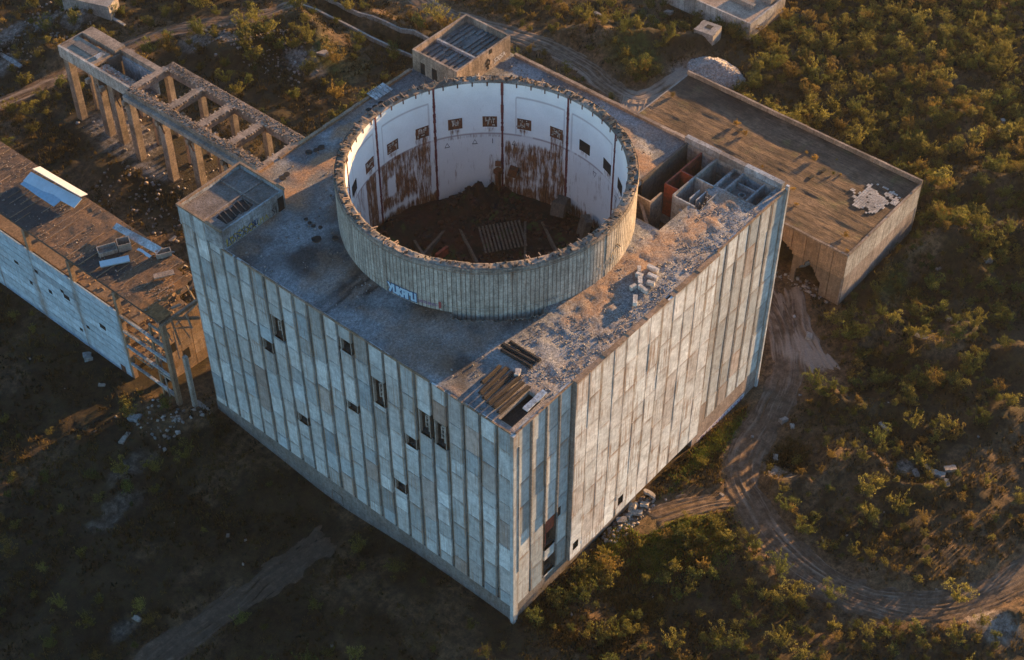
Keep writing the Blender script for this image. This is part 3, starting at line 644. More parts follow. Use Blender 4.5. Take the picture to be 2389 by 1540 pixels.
part(mb, 'graffiti', M['paint_navy'])
mb = MB()
for k in range(3): strokes(mb, rg.choice(GL), 7.0+k*.75, 43.6, .55, .9, .16, pf(.04))
part(mb, 'graffiti', M['paint_yellow'])
mb = MB()
for k in range(2): strokes(mb, rg.choice(GL), 10.0+k*.6, 43.5, .45, 1.3, .14, pf(.04))
part(mb, 'graffiti', M['paint_black'])

# --- annex on the back corner
ax0, ax1, ay0, ay1, az = 51.6, 65.3, 55.7, 65.7, 47.3
mb = MB(); rr2 = random.Random(31)
def pwall(mb_, a, b, fixed, axn, z0, z1, th, n, tn0=.55):
    for k in range(n):
        q0 = a+(b-a)*k/n; q1 = a+(b-a)*(k+1)/n; tn = (rr2.gauss(tn0, .08), rr2.uniform(.45, .8), .5)
        if axn == 'x': mb_.box(q0+.02, q1-.02, fixed, fixed+th, z0, z1, tn)
        else: mb_.box(fixed, fixed+th, q0+.02, q1-.02, z0, z1, tn)
pwall(mb, ax0, ax1, ay0, 'x', HR-.1, az, .35, 9); pwall(mb, ay0+.35, ay1, ax0, 'y', HR-.1, az, .35, 6); pwall(mb, ax0+.35, ax1, ay1-.35, 'x', HR-.1, az, .35, 8); pwall(mb, ay0+.35, ay1-.35, ax1-.35, 'y', HR-.1, az, .35, 6)
part(mb, 'annex_wall', M['conc_warm'])
mb = MB(); mb.box(ax0+.35, ax1-.35, ay0+.35, ay1-.35, az-1.6, az-1.45, (.4, .5, .5))
for k in range(9):
    xa = ax0+.5
    while xa < ax1-1:
        xb = min(ax1-.5, xa+rr2.uniform(1.2, 4.5))
        if rr2.random() < .86: mb.box(xa+.04, xb, ay0+.55+k*.98+rr2.uniform(-.08, .08), ay0+1.05+k*.98, az-1.45, az-1.12-rr2.uniform(0, .15), (rr2.uniform(.1, .7), rr2.uniform(.3, .8), .5))
        xa = xb+rr2.choice([0, 0, .6])
part(mb, 'annex_roof', M['slate'])
mb = MB(); mb.box(57.2, 57.6, ay0+.4, ay1-.4, az-1.4, az-.75, (.6, .5, .5)); part(mb, 'annex_beam', M['bluegrey'])
mb = MB(); mb.box(51.57, 51.7, 62.9, 63.9, HR+.05, HR+2.3); mb.box(51.57, 51.7, 60.2, 61.3, HR+.05, HR+2.3); part(mb, 'doorway', M['void'])
mb = MB(); mb.box(59.7, 60.5, ay0-.03, ay0+.1, az-.9, az-.05); part(mb, 'notch', M['void'])
af = lambda u, v: (u, ay0-.04, v)
mb = MB(); strokes(mb, [[(.5, 1), (0, .75), (.1, .4), (.5, .5), (.9, .4), (1, .75), (.5, 1)], [(.5, 1), (.5, .1), (.2, 0)], [(.5, .5), (.7, 0)]], 58.9, 43.6, .95, 2.0, .26, af); part(mb, 'graffiti', M['paint_black'])
mb = MB()
for k in range(4): strokes(mb, rg.choice(GL), 61.0+k*.75, 43.9+k*.05, .6, .9, .12, af)
strokes(mb, GL[1], 56.0, 43.4, 1.0, .6, .2, af)
part(mb, 'graffiti', M['paint_white'])

# --- drum: outer shell of shuttered strips
mb = MB(); NS = 216
for k in range(NS):
    a0 = 2*math.pi*k/NS; a1 = 2*math.pi*(k+1)/NS; gp = .0030; tn_ = rr2.gauss(.5, .09)
    big = (k % 27 == 0)
    for z0, z1, ro_ in ((HR-1.5, HR+1.15, RO-.02), (HR+1.22, 51.0, RO), (51.0, 52.0, RO-.03)):
        r0 = ro_-.10
        pa = lambda a, r, z: (CX+r*math.cos(a), CY+r*math.sin(a), z)
        tn = (min(1, max(0, tn_-(.15 if z0 == 51.0 else 0))), .5+(.3 if z0 == 51.0 else .0), .5)
        r1 = ro_+(.07 if big else 0)
        mb.face([pa(a0+gp, r1, z0), pa(a1-gp, r1, z0), pa(a1-gp, r1, z1), pa(a0+gp, r1, z1)], tn)
        mb.face([pa(a1-gp, r1, z0), pa(a1, r0, z0), pa(a1, r0, z1), pa(a1-gp, r1, z1)], (.3, .7, .5)); mb.face([pa(a0, r0, z0), pa(a0+gp, r1, z0), pa(a0+gp, r1, z1), pa(a0, r0, z1)], (.3, .7, .5))
    mb.face([pa(a0, RO-.12, HR+1.15), pa(a1, RO-.12, HR+1.15), pa(a1, RO-.12, HR+1.22), pa(a0, RO-.12, HR+1.22)], (.0, .8, .5))
part(mb, 'drum_wall', M['conc_drum'])
# rim: broken ring top
na, nr = 720, 9; th = np.linspace(0, 2*np.pi, na+1); rr_ = np.linspace(RI-.03, RO+.06, nr); TH, RR = np.meshgrid(th, rr_, indexing='ij')
RRj = RR+(fbm(np.cos(TH)*40, np.sin(TH)*40, 1.5, 41)-.5)*.25*((RR > RO-.1)*1.0)
ux, uy = CX+RR*np.cos(TH), CY+RR*np.sin(TH)
zr = 52.0+(fbm(ux, uy, 1.5, 43)-.5)*.55+(fbm(ux, uy, .5, 44, 2)-.5)*.2
zr[:, 0] = 51.7; zr[:, -1] = 51.5; zr[-1] = zr[0]; RRj[-1] = RRj[0]
tr_ = np.stack([.25+.6*sm(.4, .62, fbm(ux, uy, 2.2, 45)), .2+.7*sm(.4, .6, fbm(ux, uy, 3.0, 46)), ux*0], -1)
o = npmesh('drum_rim', np.stack([CX+RRj*np.cos(TH), CY+RRj*np.sin(TH), zr], -1).reshape(-1, 3), gridfaces(na+1, nr), concrete('rim_concrete', (.21, .18, .15), streak=0, mottle=.8, rusty=0, bump=.15), tone=tr_.reshape(-1, 3)); adopt(o)
mb = MB(); r_ = random.Random(77)
for k in range(230):   # sockets and broken-out holes
    a = r_.uniform(0, 2*math.pi); q = r_.uniform(RI+.2, RO-.2); s = r_.uniform(.08, .28)
    mb.slab((CX+q*math.cos(a), CY+q*math.sin(a), 52.13+r_.uniform(-.08, .12)), s*1.6, s, .12, rz=a, tone=(.5, .5, .5), jag=.05, rnd=r_)
part(mb, 'rim_sockets', M['void'])
mb = MB()
for k in range(95):   # broken concrete lumps
    a = r_.uniform(R(-60), R(190)); q = r_.uniform(RI+.55, RO-.3); s = r_.uniform(.25, .7)
    mb.slab((CX+q*math.cos(a), CY+q*math.sin(a), 52.1), s*1.5, s*.7, r_.uniform(.12, .35), rz=a+r_.uniform(-.6, .6), rx=r_.uniform(-.4, .4), ry=r_.uniform(-.4, .4), tone=(r_.random(), r_.random(), .5), jag=.15, rnd=r_)
part(mb, 'rim_rubble', M['conc_dark'])
for k in range(64):     # steel stubs pointing outwards
    a = R(k*5.625+r_.uniform(-1.5, 1.5))
    if -175 < math.degrees(a)-360 < -128: continue
    for dd in (-.007, .007):
        if r_.random() < .25: continue
        mb = MB(); q0 = RI+r_.uniform(-.3, .5); q1 = q0+r_.uniform(.7, 1.3); aa = a+dd
        mb.bar((CX+q0*math.cos(aa), CY+q0*math.sin(aa), 52.45), (CX+q1*math.cos(aa), CY+q1*math.sin(aa), 52.6+r_.uniform(-.1, .2)), .12, .12)
        part(mb, 'steel_stub', M['rebar'])
mb = MB()
for k in range(56):
    a = R(k*6.43+2); q = RI-.02
    if not (-40 < math.degrees(a) < 130 or math.degrees(a) > 320): continue
    mb.box(CX+q*math.cos(a)-.08, CX+q*math.cos(a)+.08, CY+q*math.sin(a)-.08, CY+q*math.sin(a)+.08, 51.1, 51.85)
part(mb, 'rim_brackets', M['rust'])
# inner lining
na, nz = 900, 84; th = np.linspace(0, 2*np.pi, na+1); zs = np.linspace(28.4, 51.75, nz); TH, ZZ = np.meshgrid(th, zs, indexing='ij'); D = (np.degrees(TH)+180) % 360-180
ln = fbm(D*.35, ZZ, 1.6, 81); up_ = sm(41.9, 41.5, ZZ)
def sect(a, b, soft=.4): return sm(a-soft, a+soft, D)*sm(b+soft, b-soft, D)
rust = np.zeros_like(D)
rust = np.maximum(rust, sect(66.5, 95)*up_*sm(30.5, 32.5, ZZ)*(.62+.5*(ln-.5))*(1-.55*sect(66, 71)*sm(39.5, 38.8, ZZ)))
rust = np.maximum(rust, sect(98, 106)*up_*.68); rust = np.maximum(rust, sect(3.5, 33)*up_*(.62+.5*(ln-.5))*(.35+.65*sm(41, 39.5, ZZ)))
rust = np.maximum(rust, sect(67, 74)*sm(45, 44.6, ZZ)*.6); rust = np.maximum(rust, sect(5, 12)*sm(45, 44, ZZ)*.55)
rust = np.maximum(rust, sect(-29, 3)*up_*.30*(ln+.4)); rust = np.maximum(rust, sect(35, 64)*sm(41.9, 41.2, ZZ)*sm(40.4, 41.0, ZZ)*.38*(ln+.5)); rust = np.maximum(rust, sect(-38, -29)*up_*.35)
rust = np.maximum(rust, sect(108, 180)*up_*.4); rust = np.maximum(rust, sm(32.5, 30, ZZ)*.7*(1-sect(35, 64)))
rust = np.maximum(rust, sect(35.5, 40.5)*sm(38, 37, ZZ)*.42*(ln+.4)); rust = np.maximum(rust, (.10+.22*ln)*np.where(ZZ < 41.9, 1, .45)); rust = np.maximum(rust, sm(50.6, 51.8, ZZ)*.30)
rust *= (1-sect(86, 90.5)*sm(38.5, 37.5, ZZ)*sm(34, 35, ZZ)*.8)
for c0 in (102, 86.4, 70.5, 55, 39.6, 24.2, 8.8, -6.8, -22.8, -37, 118):
    rust = np.maximum(rust, sect(c0-2.6, c0+2.6, .8)*sm(40.4, 42.8, ZZ)*sm(43.2, 42.9, ZZ)*.50)
pink = up_*sect(-180, 180)*.55
line = sm(.13, .06, np.abs(ZZ-41.7))*.8*np.where(ln > .36, 1, .3)
line = np.maximum(line, sm(.09, .03, np.abs(ZZ-45.65))*.35)
for c0, c1 in ((67, 92), (5, 28), (-26, 1), (98, 118)):
    line = np.maximum(line, sm(.10, .04, np.abs(ZZ-49.2))*sect(c0, c1, .1)*.5)
    line = np.maximum(line, (sm(.35, .12, np.abs(D-c0))+sm(.35, .12, np.abs(D-c1)))*sm(41.8, 42, ZZ)*sm(49.3, 49.1, ZZ)*.45)
o = npmesh('drum_lining', np.stack([CX+RI*np.cos(TH), CY+RI*np.sin(TH), ZZ], -1).reshape(-1, 3), gridfaces(na+1, nz)[:, ::-1], M['lining'], tone=np.stack([rust, pink, line], -1).reshape(-1, 3), smooth=True); adopt(o)
def cyl(a_deg, z, r=RI-.04): a = R(a_deg); return (CX+r*math.cos(a), CY+r*math.sin(a), z)
# embedded plates ("windows") around the lining
for c0 in (102, 86.4, 70.5, 55, 39.6, 24.2, 8.8, -6.8, -22.8, -37, 118):
    plain = c0 in (-6.8, -22.8, -37, 118); h0, h1 = 43.0, 45.1; hw = 3.2
    mb = MB(); r0 = RI-.05
    def strip(a0, a1, z0, z1, rr3, tn=(.5, .5, .5), m=0):
        n = max(1, int((a1-a0)/1.2))
        for q in range(n):
            p0 = a0+(a1-a0)*q/n; p1 = a0+(a1-a0)*(q+1)/n
            mb.face([cyl(p1, z0, rr3), cyl(p0, z0, rr3), cyl(p0, z1, rr3), cyl(p1, z1, rr3)], tn, m)
        mb.face([cyl(a0, z1, rr3), cyl(a0, z1, RI), cyl(a1, z1, RI), cyl(a1, z1, rr3)], tn, m)
        for e_ in (a0, a1): mb.face([cyl(e_, z0, rr3), cyl(e_, z0, RI), cyl(e_, z1, RI), cyl(e_, z1, rr3)], tn, m)
    strip(c0-hw, c0+hw, h0, h1, r0, m=1 if plain else 0)
    o = part(mb, 'wall_plate', [M['rust'], M['void']])
    if not plain:
        mb = MB(); rq = random.Random(int(c0))
        for _ in range(15):
            a0 = c0-hw+.4+rq.uniform(0, 4.9); z0 = h0+.2+rq.uniform(0, 1.6); vv = rq.random() < .5; strip(a0, a0+(rq.uniform(.2, .45) if vv else rq.uniform(.8, 1.6)), z0, min(h1-.1, z0+(rq.uniform(.4, 1.1) if vv else rq.uniform(.08, .2))), r0-.03)
        for zz_ in (h0+.05, h1-.15): strip(c0-hw, c0+hw, zz_, zz_+.10, r0-.04, m=1)
        part(mb, 'plate_lattice', [M['conc_pale'], M['rust']], o)
        mb = MB()
# vertical weld strips
for c0 in (95.7, 64.4, 34.1, 3.2, -28.6, 126, -60):
    mb = MB(); rq = random.Random(int(c0*7)); z = 28.5
    while z < 51.9:
        z2 = min(51.95, z+rq.uniform(.35, .9)); w0 = .52+rq.uniform(-.14, .14)
        mb.face([cyl(c0+w0, z, RI-.10), cyl(c0-w0, z, RI-.10), cyl(c0-w0, z2, RI-.10), cyl(c0+w0, z2, RI-.10)])
        mb.face([cyl(c0+w0, z, RI-.10), cyl(c0+w0, z, RI), cyl(c0+w0, z2, RI), cyl(c0+w0, z2, RI-.10)]); mb.face([cyl(c0-w0, z, RI-.10), cyl(c0-w0, z, RI), cyl(c0-w0, z2, RI), cyl(c0-w0, z2, RI-.10)])
        z = z2
    part(mb, 'weld_strip', flat('dark_red_weld', (.13, .035, .035), .4) if 'dark_red_weld' not in bpy.data.materials else bpy.data.materials['dark_red_weld'])
# painted triangles
def cm(a_deg, z): return cyl(a_deg, z, RI-.05)
mb = MB()
for c0 in (59, 46.4, 28.7): strokes(mb, [[(0, 0), (1, 0), (.5, 1), (0, 0)]], c0+1.1, 39.6, -2.2, .85, .14, cm)
for c0 in (-13.9, -32.3): strokes(mb, [[(0, 1), (1, 1), (.5, 0), (0, 1)]], c0+1.1, 39.6, -2.2, 1.0, .14, cm)
mb.face([cm(38.6, 39.6), cm(38.3, 39.6), cm(38.3, 40.6), cm(38.6, 40.6)])
part(mb, 'painted_triangles', M['paint_black'])
# pipes in the drum
mb = MB(); mb.bar(cyl(36, 28.5, RI-.6), cyl(36, 33.8, RI-.6), .7, .7); mb.bar(cyl(36, 33.8, RI-.6), cyl(36, 34.6, RI-.6), 1.1, 1.1); mb.bar(cyl(36, 35.4, RI-.8), cyl(36, 36.0, RI-.2), .9, .9); mb.bar(cyl(31, 34.6, RI-.6), cyl(27, 34.2, RI-.6), 1.3, 1.4)
part(mb, 'rusty_pipes', M['rust'])
mb = MB(); mb.slab(cyl(2, 31.2, RI-2), 3.4, 2.6, 2.4, rz=.3, ry=.3, jag=.6); mb.slab(cyl(-17, 30.6, RI-2.4), 2.2, 1.6, 4.2, rz=1.0, rx=.2, jag=.4); part(mb, 'broken_fitting', M['conc_dark'])
# drum floor and what stands on it
na2 = 90; g1 = np.linspace(-RI, RI, na2); FX, FY = np.meshgrid(g1+CX, g1+CY, indexing='ij'); q = np.hypot(FX-CX, FY-CY); a_ = np.degrees(np.arctan2(FY-CY, FX-CX))
fz = 28.8+(fbm(FX, FY, 3, 61)-.5)*1.8+3.6*np.exp(-((FX-(CX+12))/6)**2-((FY-(CY+13))/3.0)**2)*fbm(FX, FY, 1.5, 62)*2+2.6*np.exp(-((FX-(CX-2))/8)**2-((FY-(CY+18))/3.5)**2)-2.5*((FX-CX) < -2)*((FY-CY) < 6)
kk = (q[:-1, :-1] < RI+.2); o = npmesh('drum_floor', np.stack([FX, FY, fz], -1).reshape(-1, 3), gridfaces(na2, na2)[kk.ravel()], M['drumfloor'], smooth=False); adopt(o)
mb = MB()
for (xa, ya, xb, yb, hh) in ((-12, 9, 6, 13, 1.5), (-2, -2, 8, 15, 1.0), (2, -6, 14, 4, 1.2), (-8, 2, -2, 14, 2.2), (8, -10, 16, 2, .9)):
    mb.bar((CX+xa, CY+ya, 29.2+hh/2), (CX+xb, CY+yb, 28.2+hh/2), .4, hh, (.4, .6, .5))
part(mb, 'partition_wall', M['conc_dark'])
mb = MB()
for (xa, ya, s) in ((-9, 6, 3), (-5.5, 7.4, 2.4), (-2, 9, 2.6), (-13, 6.5, 2.6)): mb.box(CX+xa, CX+xa+s, CY+ya, CY+ya+.5, 26, 29.6+s*.2)
part(mb, 'red_partition', M['redoxide'])
mb = MB()
for k in range(12): mb.bar((CX+3+k*.5, CY+3-k*.35, 30.6), (CX+7+k*.5, CY+8-k*.35, 30.6), .28, .16, (.5, .3, .5))
part(mb, 'grating', M['conc_dark'])
n = 2600; aa = rng.uniform(0, 6.28, n); q_ = np.sqrt(rng.random(n))*(RI-.8); px, py = CX+q_*np.cos(aa), CY+q_*np.sin(aa)
ii = np.clip(((px-CX+RI)/(2*RI)*(na2-1)).round().astype(int), 0, na2-1); jj = np.clip(((py-CY+RI)/(2*RI)*(na2-1)).round().astype(int), 0, na2-1)
k_ = fbm(px, py, 3, 511) > .46; o = rocks('drum_rubble', np.stack([px, py], 1)[k_], fz[ii, jj][k_], rng.uniform(.12, .75, k_.sum()), flat('rusty_rubble', (.06, .028, .02), .5, .9, 1.5, alt=(.035, .027, .022))); adopt(o); o['kind'] = 'stuff'
# graffiti on the outer drum wall
def oc(off): return lambda a_deg, z: cyl(a_deg, z, RO+off)
LET = {'U': [[(0, 1), (.5, .5)], [(1, 1), (.25, 0)]], 'I': [[(0, 1), (0, .05), (1, .05), (1, 1)]], 'K': [[(0, 0), (0, 1)], [(1, 1), (.1, .5), (1, 0)]], 'A': [[(0, 0), (.15, 1), (.85, 1), (1, 0)], [(.1, .45), (.9, .45)]], 'R': [[(0, 0), (0, 1), (.9, .95), (.9, .65)]]}
mbn, mbb = MB(), MB(); a = -177.6
for ch, w_ in zip('UIKARI', (1.75, 1.5, 1.35, 1.45, 1.35, 1.5)):
    k = R(1)*RO
    f1 = lambda s, z, o=.10: cyl(s/k, z, RO+o); f2 = lambda s, z: cyl(s/k, z, RO+.125)
    strokes(mbn, LET[ch], a*k, 43.75, w_*k, 1.45, .56, f1); strokes(mbb, LET[ch], a*k, 43.8, w_*k, 1.40, .34, f2); a += w_+.55
gn = part(mbb, 'graffiti_lettering', M['paint_blue']); part(mbn, 'graffiti_outline', M['paint_navy'])
mb = MB(); rg = random.Random(3)
for q in range(7): strokes(mb, rg.choice(GL), (-164.6+q*1.05)*k, 44.0, .7*k, .45, .07, f1)
part(mb, 'graffiti', M['paint_purple'])
mb = MB(); strokes(mb, [[(0, 0), (0, 1)], [(.5, 0), (.5, 1)]], -156.5*k, 43.9, .6*k, 1.0, .26, f1); part(mb, 'graffiti', M['paint_red'])
mb = MB()
for q in range(5): strokes(mb, rg.choice(GL), (-94+q*2.3)*k, 44.6, 1.5*k, 1.7, .16, f1)
for q in range(4): strokes(mb, rg.choice(GL), (-118+q*1.4)*k, 44.3, .8*k, .4, .1, f1)
part(mb, 'graffiti', M['bluegrey'])
mb = MB(); strokes(mb, [[(0, 0), (.3, .7), (.6, .9), (1, .3)]], -87*k, 45.6, 7*k, 2.2, .16, f1); part(mb, 'graffiti', M['paint_black'])

# --- the opened rooms at the right corner
WALLS = [ # x0,x1,y0,y1,z0,z1,material
 (53.0, 65.1, 18.3, 18.7, 35, HR+.25, 'conc_dark'), (59.3, 65.1, 15.4, 15.65, 35, HR-.2, 'redoxide'), (55.2, 59.3, 15.4, 15.65, 35, HR-.3, 'redoxide'), (59.15, 59.4, 12.6, 15.4, 35, HR-.2, 'redoxide'),
 (55.2, 55.4, 12.8, 15.4, 35, HR-.3, 'redoxide'), (53.4, 59.3, 12.6, 12.85, 35, HR+.1, 'bluegrey'), (59.4, 65.1, 12.5, 12.9, 35, HR, 'conc'), (59.15, 59.4, 1.2, 12.6, 36, HR-.05, 'conc_pale'), (53.2, 53.45, 8.6, 12.6, 35, HR+.1, 'bluegrey'),
 (59.4, 65.1, 8.9, 9.4, 38, HR-.15, 'bluegrey'), (59.4, 65.1, 7.2, 7.6, 38, HR-.1, 'bluegrey'), (59.4, 65.1, 3.4, 3.7, 38, HR-.3, 'bluegrey'), (62.8, 63.05, 3.7, 7.2, 38, HR-.5, 'bluegrey'),
 (54.6, 57.2, 10.3, 10.5, 38, HR-.1, 'bluegrey'), (54.9, 57.6, 9.3, 9.5, 38, HR-.1, 'bluegrey'), (55.2, 58.2, 7.6, 7.75, 40, HR+.2, 'bluegrey'), (50.6, 53.2, 14.6, 14.9, 34, HR-.4, 'conc_warm'), (50.2, 50.5, 14.6, 18.3, 34, HR-.4, 'conc_warm')]
for x0, x1, y0, y1, z0, z1, mn in WALLS:
    mb = MB(); mb.box(x0, x1, y0, y1, z0, z1, (rr2.uniform(.35, .65), rr2.uniform(.2, .6), .5)); part(mb, 'room_wall', M[mn])
mb = MB(); mb.box(59.4, 62.8, 3.7, 7.2, HR-1.7, HR-1.5, (.6, .2, .5)); mb.box(59.4, 65.1, 7.6, 8.9, HR-1.2, HR-1.0, (.6, .2, .5)); mb.box(53.5, 65.1, 8.9, 18.3, 36.5, 36.7, (.3, .5, .5)); mb.box(59.4, 65.1, 1.4, 3.4, HR-2.6, HR-2.4, (.45, .3, .5))
part(mb, 'room_floor', M['slate'])
mb = MB()
for q in range(16):
    a0, a1 = 2*math.pi*q/16, 2*math.pi*(q+1)/16; c0 = (61.3, 5.2)
    pp = lambda r, a, z: (c0[0]+r*math.cos(a), c0[1]+r*math.sin(a), z)
    mb.face([pp(.62, a0, HR-1.5), pp(.62, a1, HR-1.5), pp(.62, a1, HR-.95), pp(.62, a0, HR-.95)]); mb.face([pp(.45, a0, HR-.95), pp(.45, a1, HR-.95), pp(.62, a1, HR-.95), pp(.62, a0, HR-.95)]); mb.face([pp(.45, a1, HR-1.5), pp(.45, a0, HR-1.5), pp(.45, a0, HR-.95), pp(.45, a1, HR-.95)])
part(mb, 'pipe_collar', M['bluegrey'])
mb = MB(); mb.bar((46.2, 10.5, 38), (51, 17.6, 42), .5, .6, (.5, .6, .5)); part(mb, 'fallen_beam', M['conc_warm'])
mb = MB(); mb.face([(45, 9.5, 36.5), (54, 9.5, 38.5), (54, 18.5, 34.3), (50.9, 18.5, 34.3)], (.4, .8, .5)); part(mb, 'collapsed_floor', M['ochre'])
# pit under the loose planks at the near corner
mb = MB(); mb.box(.7, 9, .6, 4.4, HR-2.2, HR-2.1, (.3, .6, .5)); part(mb, 'pit_floor', M['conc_dark'])
# vents and hatches on the roof deck
for (hx, hy, hr) in ((24.5, 63.2, .55), (25.6, 62.7, .5), (26.6, 62.6, .6), (17.4, 61.8, .55), (18.4, 61.9, .5), (10.6, 47.5, .8), (12.6, 45.6, .5), (38.6, 63.6, .5), (39.9, 63.4, .5), (41.2, 63.2, .6), (12.4, 50.0, .35), (12.6, 51.0, .35), (12.8, 52.0, .35), (12.9, 49.0, .35)):
    mb = MB(); n = 10; rq = random.Random(int(hx*10))
    P0 = [(hx+hr*rq.uniform(.8, 1.15)*math.cos(2*math.pi*k/n), hy+hr*rq.uniform(.8, 1.15)*math.sin(2*math.pi*k/n)) for k in range(n)]
    mb.face([(*p, HR+.16) for p in P0], (.5, .5, .5), 1)
    for k in range(n):
        j = (k+1) % n; mb.face([(*P0[k], HR-.1), (*P0[j], HR-.1), (*P0[j], HR+.16), (*P0[k], HR+.16)])
    part(mb, 'roof_drain', [M['conc_dark'], M['void']])

# ------------------------------------------------------------------ loose things on the roof
BL = [(36.1, 6.3, .3, 1.0, .5), (37.6, 4.9, 1.2, 1.6, .55), (34.3, 4.8, .25, 1.25, .6), (36.2, 3.9, 1.25, 1.4, .55), (35.2, 5.6, 1.3, .9, .5), (32.6, 4.8, -.6, .9, .5), (33.2, 3.4, 1.0, 1.5, .5), (34.9, 3.3, 1.5, 1.0, .5), (30.6, 2.9, .2, 1.5, .6)]
BLAB = ['farthest pale block of the scattered group, standing alone toward the open rooms', 'longest pale block, outermost on the side of the streaked wall', 'upright pale block nearest the drum in the middle of the group', 'second long block beside the wall side of the scattered group',
        'small block lying between the upright block and the farthest one', 'small squat block closest to the drum side of the long shadow', 'long low block lying across the middle of the block group', 'small block tucked against the long low middle block', 'single pale block at the near end of the group with a long shadow']
for (bx_, by_, rz, l, wd), lb in zip(BL, BLAB):
    mb = MB(); mb.slab((bx_, by_, HR+.46), l*1.15, wd*1.15, .7, rz=rz+.4, jag=.05, tone=(1., .35, .5)); o = mb.build('concrete_block', M['conc_pale'])
    tag(o, lb, 'block', 'concrete blocks scattered on the roof')
PL = [(11.8, 9.0, 5.8, .8, 1.57+.05, 0), (12.7, 8.6, 5.6, .7, 1.55, 0), (10.9, 8.6, 5.4, .7, 1.6, .0), (6.2, 9.2, 4.4, .7, .1, .1), (5.6, 8.2, 6.4, .85, .08, .06), (5.3, 7.1, 6.6, .85, .05, .06), (5.1, 6.0, 6.8, .85, .04, .06), (4.9, 5.0, 6.4, .8, .03, .05), (4.7, 3.9, 6.6, .8, .02, .05)]
PLAB = ['dark weathered plank in the middle of the three by the gravel', 'dark plank on the far side of the three by the gravel', 'dark plank on the near side of the three by the gravel', 'short dark plank lying topmost beside the paired planks', 'dark ribbed plank farthest up the row over the corner pit', 'second dark plank down in the row over the corner pit',
        'third dark plank in the row over the corner pit', 'fourth dark plank, beside the edge of the corner pit', 'last dark plank of the row, hanging over the black corner pit']
for (bx_, by_, l, wd, rz, ry), lb in zip(PL, PLAB):
    mb = MB(); mb.slab((bx_, by_, HR+.30+ry*2), l, wd, .24, rz=rz, ry=ry, jag=.12, tone=(.35, .3, .5)); mb.slab((bx_, by_, HR+.50+ry*2), l*.96, wd*.28, .18, rz=rz, ry=ry, jag=.04, tone=(.7, .52, .5))  # paler strip tone stands in for the planks' lit ridges
    tag(mb.build('roof_plank', M['plank']), lb, 'plank', 'dark planks piled near the roof corner')
mb = MB(); mb.slab((6.3, 1.5, HR+.55), 4.2, 1.0, .2, rz=.0, ry=-.05, jag=.1, tone=(.8, .2, .5)); tag(mb.build('concrete_slab', M['bluegrey']), 'pale grey slab leaning over the edge beside the corner pit', 'slab')
mb = MB(); mb.slab((8.8, 6.6, HR+.5), 1.2, .9, .5, rz=.5, jag=.2, tone=(.9, .6, .5)); tag(mb.build('rubble_lump', M['conc_pale']), 'pale broken lump on the end of the dark planks', 'rubble')
mb = MB()
for k in range(9): mb.slab((41.0+.42*k, 65.0-.02*k, HR+.75+.02*k), .36, 2.3, .07, rz=-.05, rx=.12, ry=(.35 if k % 2 else -.35), tone=(.8, .1, .5))
tag(mb.build('corrugated_sheet', M['bluegrey']), 'grey corrugated sheet lying on the roof edge beside the drum', 'sheet')

n = 15000; q = np.stack([rng.uniform(2, 59, n), rng.uniform(.3, 16, n)], 1)
k_ = (np.hypot(q[:, 0]-CX, q[:, 1]-CY) > 23) & (rng.random(n) < sm(14, 5, q[:, 1]+(fbm(q[:, 0], q[:, 1], 4, 15)-.5)*8)*sm(3, 12, q[:, 0])) & (fbm(q[:, 0], q[:, 1], 3.5, 91) > .40)
k_ &= ~((q[:, 0] > 45) & (q[:, 1] > 8.6)) & ~((q[:, 0] < 8) & (q[:, 1] < 4)) & ~((q[:, 0] > 57) & (q[:, 1] > 6)); k_ &= ~(blob(q[:, 0], q[:, 1], [(28, 9, 5, 4), (37, 7, 8, 4), (50, 5, 3, 2)]) > .5)
q = q[k_]; tag(rocks('gravel', q, np.full(len(q), HR+.04), rng.uniform(.04, .11, len(q))*rng.choice([1, 1, 1, 1.9], len(q)), M['stone'], (.28, .45)), 'loose grey gravel and rubble strewn along the roof edge', 'gravel', kind='stuff')

n = 2600; q = np.stack([rng.uniform(.8, 65, n), rng.uniform(.8, 65, n)], 1); dq = np.hypot(q[:, 0]-CX, q[:, 1]-CY)
k_ = (dq > 23.4) & (fbm(q[:, 0], q[:, 1], 3, 521)+.25*sm(26, 23, dq) > .52) & ~((q[:, 1] > 55.8) & ((q[:, 0] < 13.5) | (q[:, 0] > 51))) & ~((q[:, 0] > 45) & (q[:, 1] < 19)) & ~((q[:, 0] < 9) & (q[:, 1] < 5)) & ~((dq < 24.6) & (q[:, 0] < 22) & (q[:, 1] < 24))
tag(rocks('roof_litter', q[k_], np.full(k_.sum(), HR+.06), rng.uniform(.06, .28, k_.sum()), M['stone'], (.25, .6)), 'bits of broken concrete littering the shaded roof deck', 'litter', kind='stuff')
